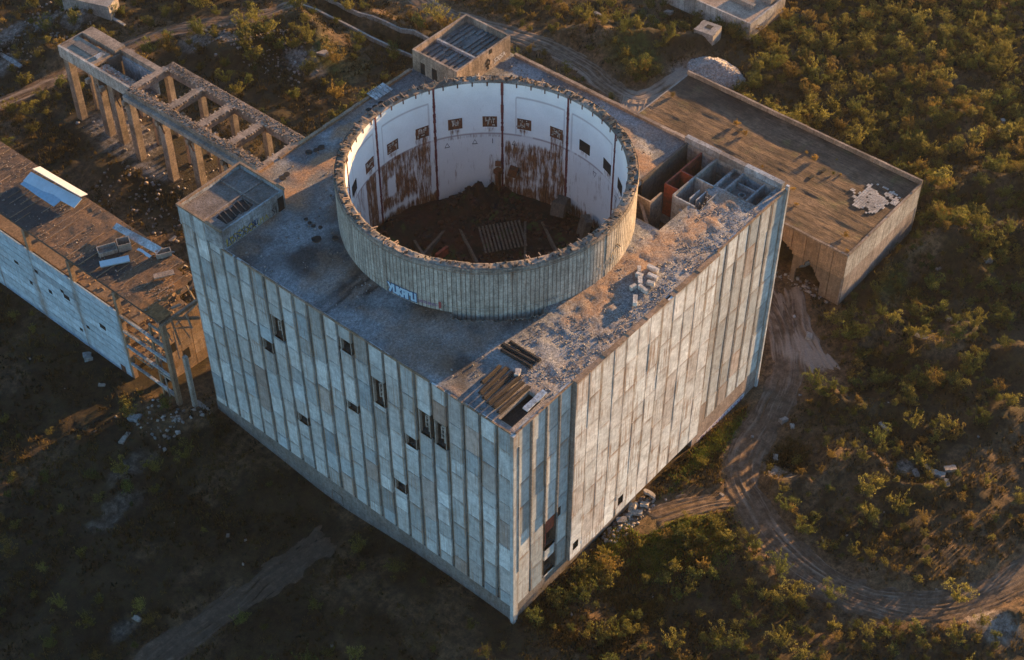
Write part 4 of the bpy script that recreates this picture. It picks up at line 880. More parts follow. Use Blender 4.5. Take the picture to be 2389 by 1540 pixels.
# ------------------------------------------------------------------ long low building on the right
lb_ = empty('low_building', (104, 25, 0), 'long low concrete building with flat worn brown roof behind the reactor', 'building')
LX0, LX1, LY0, LY1, LZ = 91.0, 117.2, -1.0, 52.6, 12.0
mb = MB(); mb.box(LX0+.3, LX1-.3, LY0+.3, LY1-.3, LZ-.6, LZ-.1, (.5, .5, .5)); 
n1 = np.linspace(LX0+.3, LX1-.3, 90); n2 = np.linspace(LY0+.3, LY1-.3, 170); GX, GY = np.meshgrid(n1, n2, indexing='ij')
gz = LZ+(fbm(GX, GY*.4, 2.5, 33)-.5)*.22+(fbm(GX, GY*.12, .8, 34)-.5)*.16
adopt(npmesh('roof', np.stack([GX, GY, gz], -1).reshape(-1, 3), gridfaces(90, 170), M['bitumen'], smooth=True), lb_)
mb = MB(); r_ = random.Random(55)
def lowwall(T_, u0, u1, n, zsplit, name, mat1, mat2, hole=None):
    a_ = MB(T_); b_ = MB(T_)
    for k in range(n):
        q0 = u0+(u1-u0)*k/n; q1 = u0+(u1-u0)*(k+1)/n
        tn = (r_.gauss(.5, .1), r_.uniform(.3, .6), .5)
        hs = []
        if hole:
            h = max([hole(uu) for uu in np.linspace(q0, q1, 5)]); 
            if h > -2: hs = [(-3, h)]
        nn = 9 if hs else 1
        for kk_ in range(nn):
            e0 = q0+.05+(q1-q0-.1)*kk_/nn; e1 = q0+.05+(q1-q0-.1)*(kk_+1)/nn
            if hs: hv = hole((e0+e1)/2)+r_.uniform(-.35, .35); h2 = [(-3, hv)] if hv > -1.5 else []
            else: h2 = []
            for s0, s1 in cutl(zsplit, LZ+.05, h2): fbox(a_, e0, e1, s0+.03, s1, -.3, 0, tn)
            for s0, s1 in cutl(-3, zsplit, h2): fbox(b_, e0, e1, s0, s1-.03, -.3, -.06, tn)
            for s0, s1 in cutl(-3, LZ-.1, h2): b_.face([(e0-.05, s0, -.32), (e1+.05, s0, -.32), (e1+.05, s1, -.32), (e0-.05, s1, -.32)], (.2, .6, .5))
    part(a_, name, mat1, lb_); part(b_, name+'_base', mat2, lb_)
hf = lambda u: (9.5-abs(u-13.5)*.8 if 9.5 < u < 20 else (6.8-abs(u-6.3)*1.5 if 3.4 < u < 8.6 else -3))
lowwall(lambda u, v, d: (LX0-d, u, v), LY0, LY1, 19, 6.4, 'side_wall', M['ochre'], concrete('brown_base', (.17, .115, .075)), hf)
lowwall(lambda u, v, d: (u, LY0-d, v), LX0, LX1, 10, 6.6, 'end_wall', M['conc_pale'], M['plinth_pink'])
mb = MB(); mb.box(LX1-.3, LX1, LY0, LY1, -3, LZ, (.5, .5, .5)); mb.box(LX0, LX1-.3, LY1-.3, LY1, -3, LZ, (.5, .5, .5)); part(mb, 'back_wall', M['conc'], lb_)
mb = MB(); r_ = random.Random(56); trim(LY0, LY1, 0, 'y', LZ-.1, LZ+.95, LX1-.4, LX1+.05, 3, .01); trim(LX0+.4, LX1-.4, 0, 'x', LZ-.1, LZ+.3, LY0-.05, LY0+.35, 2, .03); trim(LY0, LY1, 0, 'y', LZ-.1, LZ+.3, LX0-.1, LX0+.35, 2, .05)
part(mb, 'parapet', M['conc_warm'], lb_)
mb = MB(); r_ = random.Random(57)      # where the felt is gone the pale slabs show
for i in range(26):
    for j in range(22):
        px, py = 102.0+i*.38, -.4+j*.42
        if math.hypot((px-107)/4.4, (py-3.6)/3.9)+(float(fbm(px, py, 1.6, 601))-.5)*1.5 < .86 and r_.random() > .04: mb.box(px+r_.uniform(0, .05), px+.36, py+r_.uniform(0, .05), py+.40, LZ-.05, LZ+.14+r_.uniform(0, .03), (.6+.25*float(fbm(px, py, 1.2, 603))-.1*((i//3+j//4) % 2), r_.uniform(.4, .6), .5))
part(mb, 'exposed_slabs', M['conc_pale'], lb_)
mb = MB(); mb.slab((93.4, 8.6, 2.6), 5.5, 3.2, .3, rz=.9, ry=.9, jag=.5, tone=(.7, .1, .5)); part(mb, 'fallen_panel', M['bluegrey'], lb_)
mb = MB(); mb.box(91.4, 91.9, 9.0, 9.7, 0, 7.0, (.6, .7, .5)); part(mb, 'broken_pier', M['conc_warm'], lb_)
for hx, hy in ((108.6, 34.1), (105.5, 16.0), (108.6, 15.2), (99, 40)):
    mb = MB(); mb.slab((hx, hy, LZ+.14), 1.2, .9, .1, jag=.3); part(mb, 'roof_hole', M['void'], lb_)

# ------------------------------------------------------------------ turbine hall on the left
th_ = empty('turbine_hall', (2, 100, 0), 'long ruined hall with pale blue-grey side wall and an open skeleton end', 'building')
TX0, TX1, TZ = -4.0, 8.2, 21.5
M['hallroof'] = None
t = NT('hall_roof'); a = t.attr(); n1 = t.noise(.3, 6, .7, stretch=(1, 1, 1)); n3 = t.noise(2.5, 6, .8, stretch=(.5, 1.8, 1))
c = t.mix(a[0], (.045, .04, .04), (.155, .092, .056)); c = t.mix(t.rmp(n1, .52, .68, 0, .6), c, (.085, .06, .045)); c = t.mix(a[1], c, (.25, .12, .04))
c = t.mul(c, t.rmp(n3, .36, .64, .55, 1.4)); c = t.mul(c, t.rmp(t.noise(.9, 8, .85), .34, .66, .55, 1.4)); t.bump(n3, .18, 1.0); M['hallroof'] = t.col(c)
n1 = np.linspace(TX0, TX1, 50); n2 = np.linspace(71.4, 175, 420); GX, GY = np.meshgrid(n1, n2, indexing='ij')
# roof tone alternates in cross bands: dark and tan
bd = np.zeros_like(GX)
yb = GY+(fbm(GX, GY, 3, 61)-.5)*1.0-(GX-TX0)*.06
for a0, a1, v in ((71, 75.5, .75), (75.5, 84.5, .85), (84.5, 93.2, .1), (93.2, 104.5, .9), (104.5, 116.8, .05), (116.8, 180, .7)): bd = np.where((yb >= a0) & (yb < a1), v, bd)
gz = TZ+(fbm(GX, GY, 2, 63)-.5)*.25
kp = ~((GY[:-1, :-1] < 74.6+(fbm(GX[:-1, :-1], GY[:-1, :-1], 1.3, 66)-.5)*3) & (GX[:-1, :-1] > -1.5)) & ~((GY[:-1, :-1] < 79) & (GX[:-1, :-1] > 6.2+(fbm(GX[:-1, :-1], GY[:-1, :-1], 1.3, 67)-.5)*2))
ocr = sm(80, 74, GY)*.7
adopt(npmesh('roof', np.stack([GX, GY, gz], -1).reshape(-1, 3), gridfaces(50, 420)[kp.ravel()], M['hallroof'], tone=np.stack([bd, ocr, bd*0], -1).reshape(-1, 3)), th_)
mb = MB(); mb.box(TX0+.1, TX1-.1, 79.2, 175, TZ-.7, TZ-.2, (.3, .5, .5)); mb.box(TX0+.1, -1.6, 71.5, 79.2, TZ-.7, TZ-.2, (.3, .5, .5)); part(mb, 'roof_slab', M['conc_dark'], th_)
mb = MB(); r_ = random.Random(60)
for yy in np.arange(76.5, 150, 1.55):
    xa = TX0+.1
    while xa < TX1-.2:
        xb = min(TX1-.1, xa+r_.uniform(1, 5))
        if r_.random() < .55: mb.box(xa, xb, yy, yy+.10, TZ-.05, TZ+r_.uniform(.10, .2), (r_.uniform(.2, .6), r_.uniform(.5, 1), .5))
        xa = xb
part(mb, 'roof_joints', M['ochre'], th_)
n = 1500; q = np.stack([rng.uniform(TX0+.2, TX1-.2, n), 75+rng.random(n)**1.5*70], 1); k_ = fbm(q[:, 0], q[:, 1], 2.5, 501) > .5
o = rocks('roof_litter', q[k_], np.full(k_.sum(), TZ+.06), rng.uniform(.05, .2, k_.sum()), M['stone'], (.25, .85)); adopt(o, th_); o['kind'] = 'stuff'
# side wall of long horizontal panels
mb = MB(lambda u, v, d: (TX0-.15-d, u, v)); r_ = random.Random(61); y = 83.4
while y < 176:
    z = 16.2
    while z > -3:
        h = 1.75; tn = (r_.gauss(.6, .08), r_.uniform(.05, .4), .5); fbox(mb, y+.08, min(y+12, 176)-.08, z-h+.11, z, -.25, r_.uniform(-.02, .02), tn); z -= h
    mb.face([(y, -3, -.27), (y+12, -3, -.27), (y+12, 16.2, -.27), (y, 16.2, -.27)], (.1, .6, .5)); y += 12
part(mb, 'side_wall', panelmat('hall_panel', (.46, .53, .58), .25, .6, .06), th_)
for yy, zz_, w_, h_ in ((88.2, 9.6, 1.6, 1.0), (97.6, 10.8, 1.6, 1.0), (99, 11.5, .8, .7), (103, 9, .9, .9), (106, 12, .9, .7), (93.5, 6.2, .8, .7), (109, 7.5, .8, .8), (112, 10.5, 1.2, .7), (96, 4, .8, .7), (85.0, 1.8, 1.3, 3.6)):
    mb = MB(lambda u, v, d: (TX0-.15-d, u, v)); fbox(mb, yy, yy+w_, zz_-h_, zz_, .0, .035, (.5, .5, .5)); part(mb, 'wall_hole', M['rust'] if zz_ < 3 else M['void'], th_)
# open floors, columns and rails
mb = MB(); mb.box(TX0+.6, TX1, 79, 175, 15.4, 15.8, (.5, .8, .5)); part(mb, 'upper_floor', M['ochre'], th_)
mb = MB(); mb.box(TX0+1.5, TX1, 77.5, 100, 10.2, 10.6, (.4, .8, .5)); mb.box(TX0+.8, TX1, 78, 100, 5.2, 5.6, (.4, .8, .5)); part(mb, 'lower_floor', M['ochre'], th_)
for yy in (71.3, 83.2, 95.2, 107.2, 119.2, 131.2, 143.2, 155.2, 167.2):
    mb = MB(); mb.box(TX0-.1, TX0+.7, yy-.4, yy+.4, -3, TZ-.7, (.5, .7, .5)); part(mb, 'column', M['ochre'], th_)
    if yy > 80: mb = MB(); mb.box(TX1-.7, TX1+.1, yy-.4, yy+.4, -3, TZ-.7, (.5, .7, .5)); part(mb, 'column', M['ochre'], th_)
mb = MB(); mb.box(-2.9, -2.2, 68.2, 68.9, -3, 14.2, (.5, .5, .5)); part(mb, 'column', M['conc'], th_)
for zz_ in (15.9, 12.2, 8.6, 4.2): mb = MB(); mb.box(TX0-.25, TX0+.15, 71.7, 82.8, zz_-.28, zz_+.12, (.6, .3, .5)); part(mb, 'rail', M['bluegrey'], th_)
for zz_ in (18.5, 14.8, 7.0, 3.0): mb = MB(); mb.bar((TX0+.3, 71.6, zz_), (TX0+.3, 75.2, zz_-.1), .3, .35, (.5, .6, .5)); part(mb, 'rail', M['conc'], th_)
mb = MB(); mb.bar((TX0+.3, 75.3, -2), (TX0+.3, 75.1, 18), .35, .35); mb.bar((TX0+.3, 71.3, TZ-.9), (TX1, 71.3, TZ-.9), .5, .6, (.4, .8, .5)); mb.bar((-2, 74, 19), (4, 72, 16), .5, .4, (.4, .8, .5)); part(mb, 'broken_frame', M['ochre'], th_)
q = np.stack([rng.uniform(-3, 8, 700), rng.uniform(77.8, 99, 700)], 1); zf_ = rng.choice([15.8, 10.6, 5.6], 700)
o = rocks('floor_rubble', q, zf_, rng.uniform(.10, .4, 700), M['ochre'], (.3, .9)); adopt(o, th_); o['kind'] = 'stuff'
r_ = random.Random(64)
for k in range(16):
    x_ = r_.uniform(-3.5, 7.5); mb = MB(); mb.bar((x_, r_.uniform(72, 78), r_.uniform(9, TZ-1)), (x_+r_.uniform(-2.5, 2.5), r_.uniform(71.5, 77), r_.uniform(3, TZ-1.5)), r_.uniform(.12, .34), None, (r_.uniform(.2, .8), .8, .5)); part(mb, 'broken_bar', M['ochre'] if k % 2 else M['conc'], th_)
for k in range(7):
    mb = MB(); mb.slab((r_.uniform(-1, 7), r_.uniform(73, 78), TZ-r_.uniform(.5, 2.5)), r_.uniform(1.5, 3.2), r_.uniform(.5, 1.2), .25, rz=r_.uniform(-.4, .6), rx=r_.uniform(-.7, .4), ry=r_.uniform(-.3, .5), jag=.25, rnd=r_, tone=(r_.uniform(.3, .8), .8, .5)); part(mb, 'hanging_slab', M['ochre'], th_)
mb = MB(lambda u, v, d: (u, 77.2-d, v)); r_ = random.Random(63); z = -2
while z < 13:
    for k in range(3): fbox(mb, .3+k*2.6, 2.8+k*2.6, z+.04, z+1.5, -.3, r_.uniform(-.02, .02), (r_.gauss(.6, .1), r_.uniform(.6, 1), .5))
    z += 1.55
part(mb, 'end_wall', M['ochre'], th_)
mb = MB(lambda u, v, d: (u, 77.2-d, v)); fbox(mb, 3.0, 4.3, 3.0, 5.4, .0, .04, (.5, .5, .5)); fbox(mb, .8, 1.8, 6.6, 8.6, 0, .04, (.5, .5, .5)); part(mb, 'window', M['void'], th_)
# sheets and boxes lying on the hall roof
def loose(name, lab, cat, mat, *args, grp=None, **k):
    mb_ = MB(); mb_.slab(*args, **k); return tag(mb_.build(name, mat), lab, cat, grp)
loose('roof_sheet', 'bright white sheet lit by the sun, lying on the far edge of the hall roof', 'sheet', M['white_sheet'], (7.0, 110.2, TZ+1.55), 12.5, 1.7, .12, rz=1.62, rx=.30, jag=.12)
loose('roof_sheet', 'long blue-white sheet lying in the middle of the leaning sheets', 'sheet', M['blue_sheet'], (5.2, 110.3, TZ+.75), 12.8, 2.2, .12, rz=1.66, rx=-.32, jag=.06)
loose('roof_sheet', 'dull blue sheet lowest on the roof beneath the long blue-white one', 'sheet', flat('dull_blue_sheet', (.24, .36, .46), .15), (3.7, 111.8, TZ+.35), 9.4, 1.9, .10, rz=1.56, rx=-.2, jag=.1)
loose('roof_panel', 'pale grey panel leaning along the far roof edge beside two open boxes', 'panel', M['bluegrey'], (6.4, 89.0, TZ+.9), 10.8, 1.6, .16, rz=1.64, rx=-.35, jag=.3, tone=(.9, .1, .5))
loose('roof_panel', 'short blue-grey plank lying across the dark part of the hall roof', 'panel', M['blue_sheet'], (.3, 87.6, TZ+.6), 4.9, 1.1, .5, rz=-.55, rx=.5, jag=.05)
loose('roof_panel', 'small blue-grey sheet beneath the leaning pale panel', 'panel', M['blue_sheet'], (5.0, 85.6, TZ+.5), 3.2, .7, .1, rz=1.6, rx=-.2, jag=.2)
loose('roof_panel', 'tan flat board near the orange broken end of the hall roof', 'panel', M['conc_warm'], (3.6, 79.0, TZ+.5), 3.4, 1.3, .25, rz=-.5, jag=.1, tone=(.7, .9, .5))
def openbox(lab, cx0, cy0, z0, l, wd, h, rz, cat='box'):
    Mx = Matrix.Translation((cx0, cy0, z0)) @ Matrix.Rotation(rz, 4, 'Z')
    mb_ = MB(lambda x, y, z: Mx @ Vector((x, y, z))); t_ = .12
    mb_.box(-l/2, l/2, -wd/2, -wd/2+t_, 0, h, (.6, .5, .5)); mb_.box(-l/2, l/2, wd/2-t_, wd/2, 0, h, (.6, .5, .5)); mb_.box(-l/2, -l/2+t_, -wd/2+t_, wd/2-t_, 0, h, (.6, .5, .5)); mb_.box(l/2-t_, l/2, -wd/2+t_, wd/2-t_, 0, h, (.6, .5, .5)); mb_.box(-l/2+t_, l/2-t_, -wd/2+t_, wd/2-t_, 0, .1, (.2, .7, .5))
    return tag(mb_.build('open_box', M['conc']), lab, cat, 'open concrete boxes on the hall roof')
openbox('taller square open box in the middle of the dark roof patch', 4.0, 89.6, TZ+.05, 2.2, 2.0, 1.5, -.5); openbox('wide shallow open box next to the short blue-grey plank', 1.5, 91.0, TZ+.05, 3.2, 2.0, .8, -.45); openbox('long open box at the near end of the leaning pale panel', 7.0, 83.0, TZ+.05, 2.6, 1.3, 1.0, -.5)

# ------------------------------------------------------------------ concrete trestle frame
tf = empty('trestle_frame', (40, 118, 2), 'roofless concrete trestle of tall columns and ladder-like beams', 'frame')
TZt = 19.5; r_ = random.Random(71)
def beam(x0, x1, y0, y1, z0, z1, m='conc_warm', nm='beam'):
    mb_ = MB(); mb_.box(x0, x1, y0, y1, z0, z1, (r_.uniform(.4, .7), r_.uniform(.3, .8), .5)); return part(mb_, nm, M[m], tf)
beam(34.5, 36.3, 89, 126.4, TZt-1.7, TZt); beam(44.5, 46.6, 89, 126.4, TZt-1.9, TZt); beam(33.6, 34.48, 89, 126.4, TZt-1.9, TZt-.9, 'conc')
CB = [126.0, 115.8, 107.3, 99.0, 89.7]
for yy in CB: beam(36.32, 44.48, yy-.75, yy+.75, TZt-1.5, TZt-.02)
for yy in (147.3, 138.2, 133.9): beam(35.9, 37.4, yy-.9, yy+.7, -2, 17.0, nm='column')
for yy in (127, 117.3, 108.5, 99, 90.5): beam(34.6, 36.1, yy-.8, yy+.75, -2, TZt-1.72, nm='column')
for yy in (138, 127, 117.3, 108.3, 99, 90.3): beam(44.6, 45.8, yy-.6, yy+.6, -2, TZt-1.92, nm='column')
for yy in (147, 127.5, 118, 108.5, 99.5): beam(40.2, 41.0, yy-.4, yy+.4, -2, 14.5, nm='column')
for yy in (138, 133.9, 127, 117.3, 108.5, 99): beam(33.7, 34.7, yy-.35, yy+.35, 15.9, 16.9, nm='bracket')
beam(35.4, 35.9, 126.5, 148.1, 16.8, TZt-.02, 'conc_pale', 'edge_beam'); beam(35.92, 43.9, 147.6, 148.1, 17.2, TZt-.02, nm='edge_beam')
beam(35.92, 40.2, 137.6, 147.58, 18.6, TZt-.1, nm='deck'); beam(41.3, 43.9, 137.6, 147.58, 18.4, TZt+.25, nm='deck'); beam(40.22, 41.28, 137.6, 147.58, 17.3, 17.9, 'conc_dark', 'deck')
beam(35.92, 38.6, 126.8, 137.58, 17.4, 18.2, nm='deck'); beam(42.6, 43.9, 126.8, 137.58, 17.4, TZt-.1, nm='deck'); beam(38.62, 42.58, 126.8, 137.4, 13.5, 13.9, 'ochre', 'pit_floor')
beam(38.6, 39.0, 126.8, 137.3, 13.9, 17.4, 'conc', 'pit_wall'); beam(39.02, 42.58, 137.1, 137.55, 13.9, TZt-.6, 'conc_dark', 'pit_wall'); beam(42.2, 42.58, 126.8, 137, 13.9, 18.3, 'bluegrey', 'pit_wall')
beam(37.6, 39.2, 140.0, 146, TZt-.08, TZt+.1, 'slate', 'deck_recess'); beam(37.6, 39.6, 138.4, 139.6, TZt-.08, TZt+.12, 'bluegrey', 'deck_recess')
# teeth of broken rebar seats along the beams, pale worn tops
mb = MB()
for yy in np.arange(89.5, 126, .62):
    for x_, d_ in ((36.3, 1), (44.5, -1)):
        if r_.random() < .72: mb.box(min(x_, x_+d_*.45), max(x_, x_+d_*.45), yy, yy+.28, TZt-.28, TZt+.06, (r_.random(), r_.random(), .5))
for yy in CB:
    for x_ in np.arange(36.8, 44.2, .6):
        for s in (-1, 1):
            if r_.random() < .6: mb.box(x_, x_+.28, yy+s*.75-.02 if s > 0 else yy-.75-.38, yy+.75+.38 if s > 0 else yy-.73, TZt-.3, TZt+.05, (r_.random(), r_.random(), .5))
part(mb, 'beam_teeth', M['conc_warm'], tf)
n = 1500; q = np.stack([np.where(rng.random(n) < .5, rng.uniform(34.6, 36.3, n), rng.uniform(44.6, 46.5, n)), rng.uniform(89.3, 126.3, n)], 1)
o = rocks('beam_rubble', q, np.full(n, TZt-.02), rng.uniform(.06, .26, n), M['conc_dark'], (.5, .6)); adopt(o, tf); o['kind'] = 'stuff'
mb = MB()
for k in range(90):
    yy = r_.uniform(89.5, 126); x_ = r_.choice([35.4, 45.5])+r_.uniform(-.6, .6); mb.slab((x_, yy, TZt+.02), .35, .3, .06, rz=r_.random()*3, jag=.06, rnd=r_)
part(mb, 'beam_sockets', M['void'], tf)
for yy in (133, 127.4, 121, 114.6, 106.4, 96): mb = MB(); mb.bar((34.6, yy+3, 16.2), (33.4, yy, 15.6), .22, .22); part(mb, 'steel_bar', M['rust'], tf)
n = 900; q = np.stack([rng.uniform(35.6, 44, n), rng.uniform(126.6, 137, n)], 1); zq = np.where(q[:, 0] < 38.5, 18.2, np.where((q[:, 0] > 39.1) & (q[:, 0] < 42.1), 13.9, -99)); k_ = zq > 0
o = rocks('deck_rubble', q[k_], zq[k_], rng.uniform(.12, .45, k_.sum()), M['stone'], (.5, .6)); adopt(o, tf); o['kind'] = 'stuff'

# ------------------------------------------------------------------ small ruins
def gz_(x, y): return float(H(np.array([x]), np.array([y]))[0])
ru = empty('roofless_ruin', (157, 70, 0), 'pale low ruin with a sandy flat roof at the top edge', 'building')
mb = MB(); pw = rr2
pwall(mb, 150, 164, 58.6, 'x', -1, 4.2, .4, 6, .6); pwall(mb, 59, 82, 150, 'y', -1, 4.2, .4, 8, .6); mb.box(150.4, 164, 59, 82, 3.0, 3.3, (.6, .6, .5)); mb.box(163.6, 164, 59, 82, -1, 4.0); part(mb, 'wall', M['conc_pale'], ru)
mb = MB(); mb.box(150.42, 163.6, 59.02, 82, 3.31, 3.42, (.7, .7, .5)); part(mb, 'roof', M['conc_warm'], ru)
mb = MB(); mb.box(156, 157, 62, 68, 3.43, 4.4, (.4, .5, .5)); mb.box(160, 162, 60, 63, 3.43, 4.6, (.4, .5, .5)); part(mb, 'roof_upstand', M['conc'], ru)
def ruinbox(name, lab, x, y, l, wd, h, rz, mat='conc', cat='ruin'):
    e = empty(name, (x, y, gz_(x, y)), lab, cat, rz=rz)
    mb_ = MB(); mb_.box(-l/2, l/2, -wd/2, wd/2, -1, h, (.6, .5, .5)); o = mb_.build('wall', M[mat], e)
    mb_ = MB(); mb_.slab((0, 0, h+.12), l+.3, wd+.3, .24, jag=.3, tone=(.5, .5, .5)); mb_.build('roof', M['conc'], e)
    mb_ = MB(); mb_.slab((l*.1, 0, h+.26), l*.35, wd*.35, .05, jag=.2); mb_.build('hatch', M['void'], e); return e
ruinbox('bunker', 'small pale concrete bunker with a hatch beside the gravel heap', 142.4, 64.6, 4.0, 4.6, 2.0, .12)
ruinbox('bunker', 'dark long concrete box half sunk at the top left', 63, 176.5, 4, 12, 2.5, .35)
DEB = [(117.9, -16.5, 1.5, 1.9, .9, 'pale square block alone on the dark slope at the far right'), (81.2, -1.1, 1.6, 1.4, .7, 'pale block beside the sunlit sandy patch of the road'), (62.4, -8.2, 1.5, 1.1, .8, 'pale boulder beside the road below the building corner'), (61.7, -10.3, 1.0, .8, .5, 'small pale boulder just below the larger one beside the road'),
 (65.8, -31.8, 1.8, 1.2, .5, 'flat grey slab leading the slab cluster in the dark hollow'), (67.3, -35.0, 2.2, 1.6, .5, 'broad grey slab in the middle of the slab cluster'), (69.3, -36.0, 2.0, 1.4, .6, 'pale slab at the outer end of the slab cluster'), (67.7, -33.0, 1.6, .8, .4, 'narrow pale slab tilted above the slab cluster'), (66.5, -37.0, 1.5, 1.0, .4, 'low grey slab nearest the road in the slab cluster'),
 (70.8, -22.6, 2.0, .8, .4, 'thin pale slab lying beyond the dark pit'), (92.4, -17.6, 3.0, 1.2, .6, 'long tilted grey slab standing out of the dark scrub'), (99.5, -19.5, 2.2, .9, .5, 'grey slab jutting from the mound in dark scrub'), (41.2, -9.9, .8, .6, .5, 'small white stone on the bank beside the road'), (159.2, 1.8, 1.1, 1.0, 1.6, 'upright stump in the thicket, farthest of three stumps'), (157.4, -3.2, 1.1, 1.0, 1.6, 'upright stump in the thicket, middle one of three'), (155.6, .6, 1.1, 1.0, 1.4, 'short stump in the thicket, nearest of three'),
 (135.4, 88.2, 4.5, .8, .6, 'long thin slab among the bushes above the track'), (147.2, 78.3, 1.8, 1.6, .7, 'square manhole block in the green above the mound'), (55, -11.5, 1.2, 1.0, .6, 'grey lump at the lip of the dark pit'), (50.5, -13.5, 1.4, .8, .5, 'dull slab between the road and the dark pit'),
 (49.4, 163.9+2, 3.0, 2.0, .3, 'blue-white sheet on the ground before the far left mound'), (40.0, 176.0, 8.5, 1.2, .3, 'long blue-white strip along the far left mound'), (73.5, 150.2, 4.2, .5, .3, 'pale pole lying on the rubble beyond the track'), (72.0, 146.0, 2.6, .8, .3, 'pale slab tilted on the rubble beyond the trestle'), (64, 170, 6.0, 1.0, .3, 'long blue-grey slab lying beside the sunken box'),
 (-6.3, 94.9-2, 2.0, 1.6, .8, 'pale blue lump in the shade below the hall wall'), (-8.9, 86.0, 1.2, .8, .4, 'small dull fragment in the shade below the hall wall'), (-10.5, 75.3, 2.2, 1.8, .8, 'cracked pale blue heap before the open end of the hall'), (-14.5, 73, 2.6, 1.0, .4, 'flat bluish slab in the shade before the hall'), (-36.6, 44.0, 1.4, .9, .4, 'faint pale stone alone in the deep shadow'),
 (-1.8, 67.6, 3.0, 1.1, .25, 'orange sunlit slab at the foot of the building corner'), (24, 105, 1.6, .9, .4, 'pale fragment lit in the dark yard before the trestle'), (20, 98, 1.3, .8, .4, 'smaller pale fragment in the dark yard'), (84, 125, 4.5, 3.0, .5, 'flat pale slab half hidden beside the trestle end')]
for k, (x, y, l, wd, h, lab) in enumerate(DEB):
    mb = MB(); rq = random.Random(k); blue = 'blue' in lab
    mb.slab((0, 0, h*.22), l, wd, h, rz=rq.uniform(0, 3) if l < 4 else (1.5 if x < 60 else rq.uniform(1.2, 1.9)), rx=rq.uniform(-.2, .2), ry=rq.uniform(-.25, .25), jag=.22*wd, rnd=rq, tone=(.42, .2 if blue else .6, .5))
    o = mb.build('concrete_slab' if l >= 1.8 else 'stone_block', M['bluegrey'] if blue else M['conc']); o.location = (x, y, gz_(x, y)); tag(o, lab, 'slab' if l >= 1.8 else 'block')
# gravel heap: cone with stones
n = 5200; aa = rng.uniform(0, 6.28, n); q_ = np.sqrt(rng.random(n)); px = 135.2+q_*4.2*np.cos(aa); py = 57+q_*7.0*np.sin(aa)
pz = H(px, py)*0+.2+2.9*(1-q_)**.8+(fbm(px, py, 2, 88)-.5)*.9
pg = empty('gravel_heap', (135, 57, 0), 'grey heap of broken stone behind the low building', 'heap')
g1 = np.linspace(-1.15, 1.15, 50); HX, HY = np.meshgrid(g1, g1, indexing='ij'); hq = np.hypot(HX, HY)
o = npmesh('heap', np.stack([135.2+HX*4.2, 57+HY*7, .05+2.9*np.clip(1-hq, 0, 1)**.8-np.clip(hq-1, 0, 1)*3+(fbm(HX*4, HY*7, 2, 89)-.5)*.5], -1).reshape(-1, 3), gridfaces(50, 50), M['stone'], tone=np.full((2500, 3), .5), smooth=True); adopt(o, pg)
o = rocks('loose_stones', np.stack([px, py], 1), pz, rng.uniform(.12, .4, n), M['stone'], (.6, .45)); adopt(o, pg); o['kind'] = 'stuff'
# rubble on the ground
def scat(n, x0, x1, y0, y1): return np.stack([rng.uniform(x0, x1, n), rng.uniform(y0, y1, n)], 1)
q = np.concatenate([scat(260, 21, 33, -3.2, .4), scat(420, 12, 34, 72, 130), scat(160, 34, 47, 88, 148), scat(220, 90, 97, 1, 17), scat(220, 72, 84, 122, 152), scat(90, -12, -2, 66, 76), scat(160, 40, 62, 172, 190), scat(160, -22, 140, -60, 190)])
q = q[(boxmask(q[:, 0], q[:, 1], .5) < .3) | ((q[:, 0] > 33) & (q[:, 0] < 47) & (q[:, 1] > 86)) | ((q[:, 0] > 90) & (q[:, 0] < 93) & (q[:, 1] < 18))]
tag(rocks('rubble', q, H(q[:, 0], q[:, 1]), rng.uniform(.12, .6, len(q)), M['stone'], (.33, .75)), 'broken concrete rubble strewn over the yards', 'rubble', kind='stuff')
mb = MB()
for k in range(7): rq = random.Random(k+40); mb.slab((28.5+rq.uniform(-3, 5), -1.2+rq.uniform(-.8, .6), .3+rq.uniform(0, 1.4)), rq.uniform(1, 2.4), rq.uniform(.8, 1.5), .5, rz=rq.uniform(0, 3), rx=rq.uniform(-.6, .6), jag=.3, rnd=rq, tone=(.7, .5, .5))
tag(mb.build('rubble_pile', M['conc']), 'heap of broken wall pieces under the long streaked wall', 'rubble')

